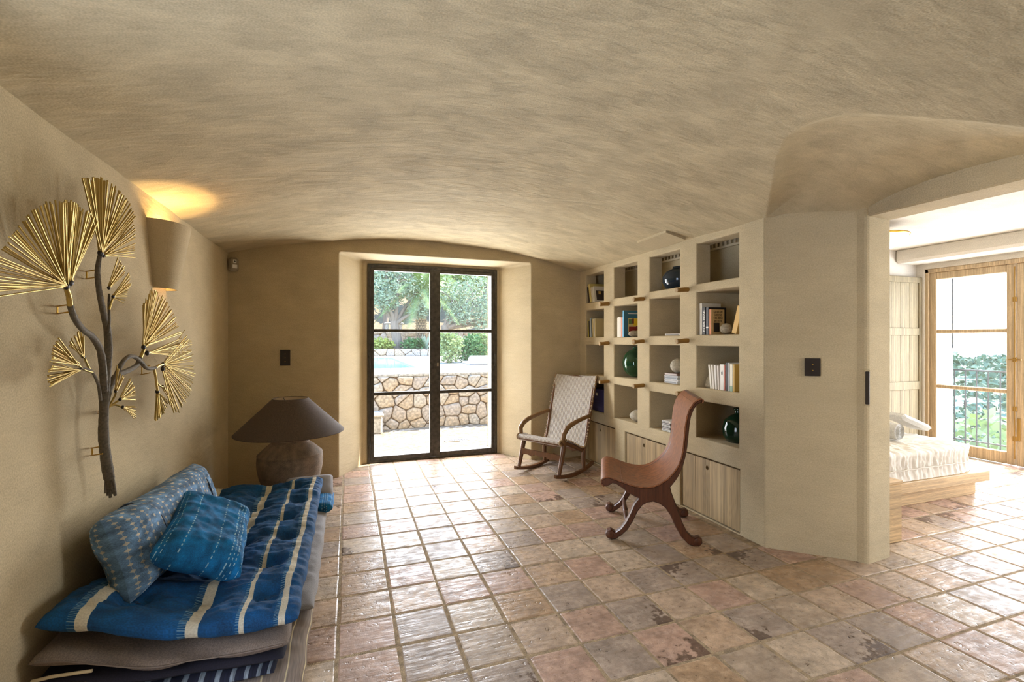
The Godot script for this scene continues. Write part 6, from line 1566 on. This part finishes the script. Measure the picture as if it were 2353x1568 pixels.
func build_fittings() -> void:
	# plaster wall sconce, open above and below
	var c := Vector3(-1.05, 1.655, -3.30)
	var o := thing("wall_sconce", "tapered plaster wall sconce throwing warm light on the vault", "lamp", c)
	var g := G.new()
	for a in [[1.0, false], [0.93, true]]:
		var rows := []
		for j in 13:
			var t := j / 12.0; var row := PackedVector3Array()
			for k in 33:
				var an := PI * k / 32.0 - PI / 2
				row.append(Vector3(cos(an) * lerpf(0.085, 0.15, t) * a[0], t * 0.375, sin(an) * lerpf(0.105, 0.20, t) * a[0]))
			rows.append(row)
		g.grid(rows, false, false, Vector2.ZERO, Vector2.ONE, not a[1])
	for j in [0, 1]:
		for k in 32:
			var a0 := PI * k / 32.0 - PI / 2; var a1 := PI * (k + 1) / 32.0 - PI / 2; var rx: float = [0.085, 0.15][j]; var rz: float = [0.105, 0.20][j]; var y: float = j * 0.375
			g.quad(Vector3(cos(a0) * rx, y, sin(a0) * rz), Vector3(cos(a1) * rx, y, sin(a1) * rz), Vector3(cos(a1) * rx * 0.93, y, sin(a1) * rz * 0.93), Vector3(cos(a0) * rx * 0.93, y, sin(a0) * rz * 0.93))
	part("shade", g, M.plaster, o)
	g = G.new(); g.blob(Vector3(0.06, 0.26, 0), Vector3(0.022, 0.03, 0.022), 14); part("bulb", g, M.bulb_glow, o)
	var l := OmniLight3D.new(); l.name = "sconce_light"; o.add_child(l); l.position = Vector3(0.06, 0.26, 0); l.light_color = rgb(255, 216, 150); l.light_energy = 0.15; l.light_size = 0.02; l.omni_range = 8.0; l.shadow_enabled = true
	g = G.new(); g.tube([Vector3(0.06, 0.16, 0), Vector3(0.06, 0.235, 0)], [0.014], 10); g.tube([Vector3(0.06, 0.17, 0), Vector3(0.0, 0.17, 0)], [0.008], 8); part("lamp_holder", g, M.dark_plate, o)
	# movement sensor in the corner
	o = thing("movement_sensor", "small grey movement sensor in the corner by the vault", "sensor", Vector3(-1.0, 1.99, -4.93), 0.5)
	g = G.new(); g.box(Vector3(0, 0.065, 0.0), Vector3(0.085, 0.13, 0.045), 0.02); part("housing", g, M.sensor_shell, o)
	g = G.new(); g.box(Vector3(0.004, 0.045, 0.02), Vector3(0.042, 0.036, 0.012), 0.004); part("lens", g, M.sensor_lens, o)
	g = G.new(); g.box(Vector3(0.004, 0.092, 0.02), Vector3(0.028, 0.034, 0.010), 0.003); part("badge", g, M.sensor_lens, o)
	g = G.new(); g.blob(Vector3(0.004, 0.092, 0.026), Vector3(0.006, 0.006, 0.003), 10); part("eye", g, M.dark_plate, o)
	# switch plates
	o = thing("switch_plate", "dark three-button switch plate on the wall above the clay lamp", "switch", Vector3(-0.572, 1.19, -4.957))
	g = G.new(); g.box(Vector3.ZERO, Vector3(0.088, 0.15, 0.008), 0.002); part("plate", g, M.dark_plate, o)
	for y in [-0.036, 0.0, 0.036]:
		g = G.new(); g.blob(Vector3(0, y, 0.006), Vector3(0.0045, 0.0045, 0.005), 10); part("button", g, M.brass, o, "brass button")
	o = thing("switch_plate", "dark two-button switch plate on the slanted pier", "switch", Vector3(2.758, 1.185, -2.176), -0.737)
	g = G.new(); g.box(Vector3(0, 0, 0.0), Vector3(0.086, 0.112, 0.008), 0.002); part("plate", g, M.dark_plate, o)
	for y in [-0.02, 0.018]:
		g = G.new(); g.blob(Vector3(0, y, 0.006), Vector3(0.004, 0.004, 0.005), 10); part("button", g, M.brass, o, "brass button")
	# flush pull of the pocket door in the jamb
	o = thing("door_pull", "dark flush pull set in the corner of the plaster jamb", "handle", Vector3(2.966, 0.966, -1.985), -0.7)
	g = G.new(); g.box(Vector3(0, 0.1, 0), Vector3(0.022, 0.2, 0.02), 0.003); part("pull", g, M.dark_plate, o)
	g = G.new(); g.box(Vector3(0.0, 0.1, 0.0), Vector3(0.034, 0.222, 0.012), 0.006); part("surround", g, M.plaster, o)
	# flat hatch on the vault above the shelves
	var hp := [Vector3(2.357, 0, -3.493), Vector3(2.346, 0, -3.083), Vector3(2.53, 0, -3.08), Vector3(2.545, 0, -3.498)]
	g = G.new(); var top := []; var low := []
	for p in hp:
		var y: float = vault(p.x); top.append(Vector3(p.x, y + 0.01, p.z)); low.append(Vector3(p.x, y - 0.016, p.z))
	g.quad(low[0], low[1], low[2], low[3])
	for i in 4: g.quad(low[(i + 1) % 4], low[i], top[i], top[(i + 1) % 4])
	var mid := Vector3(2.44, 2.19, -3.29); g.shift(-mid)
	solo("ceiling_hatch", g, M.plaster, "flat white-edged hatch on the vault above the shelves", "hatch", mid)
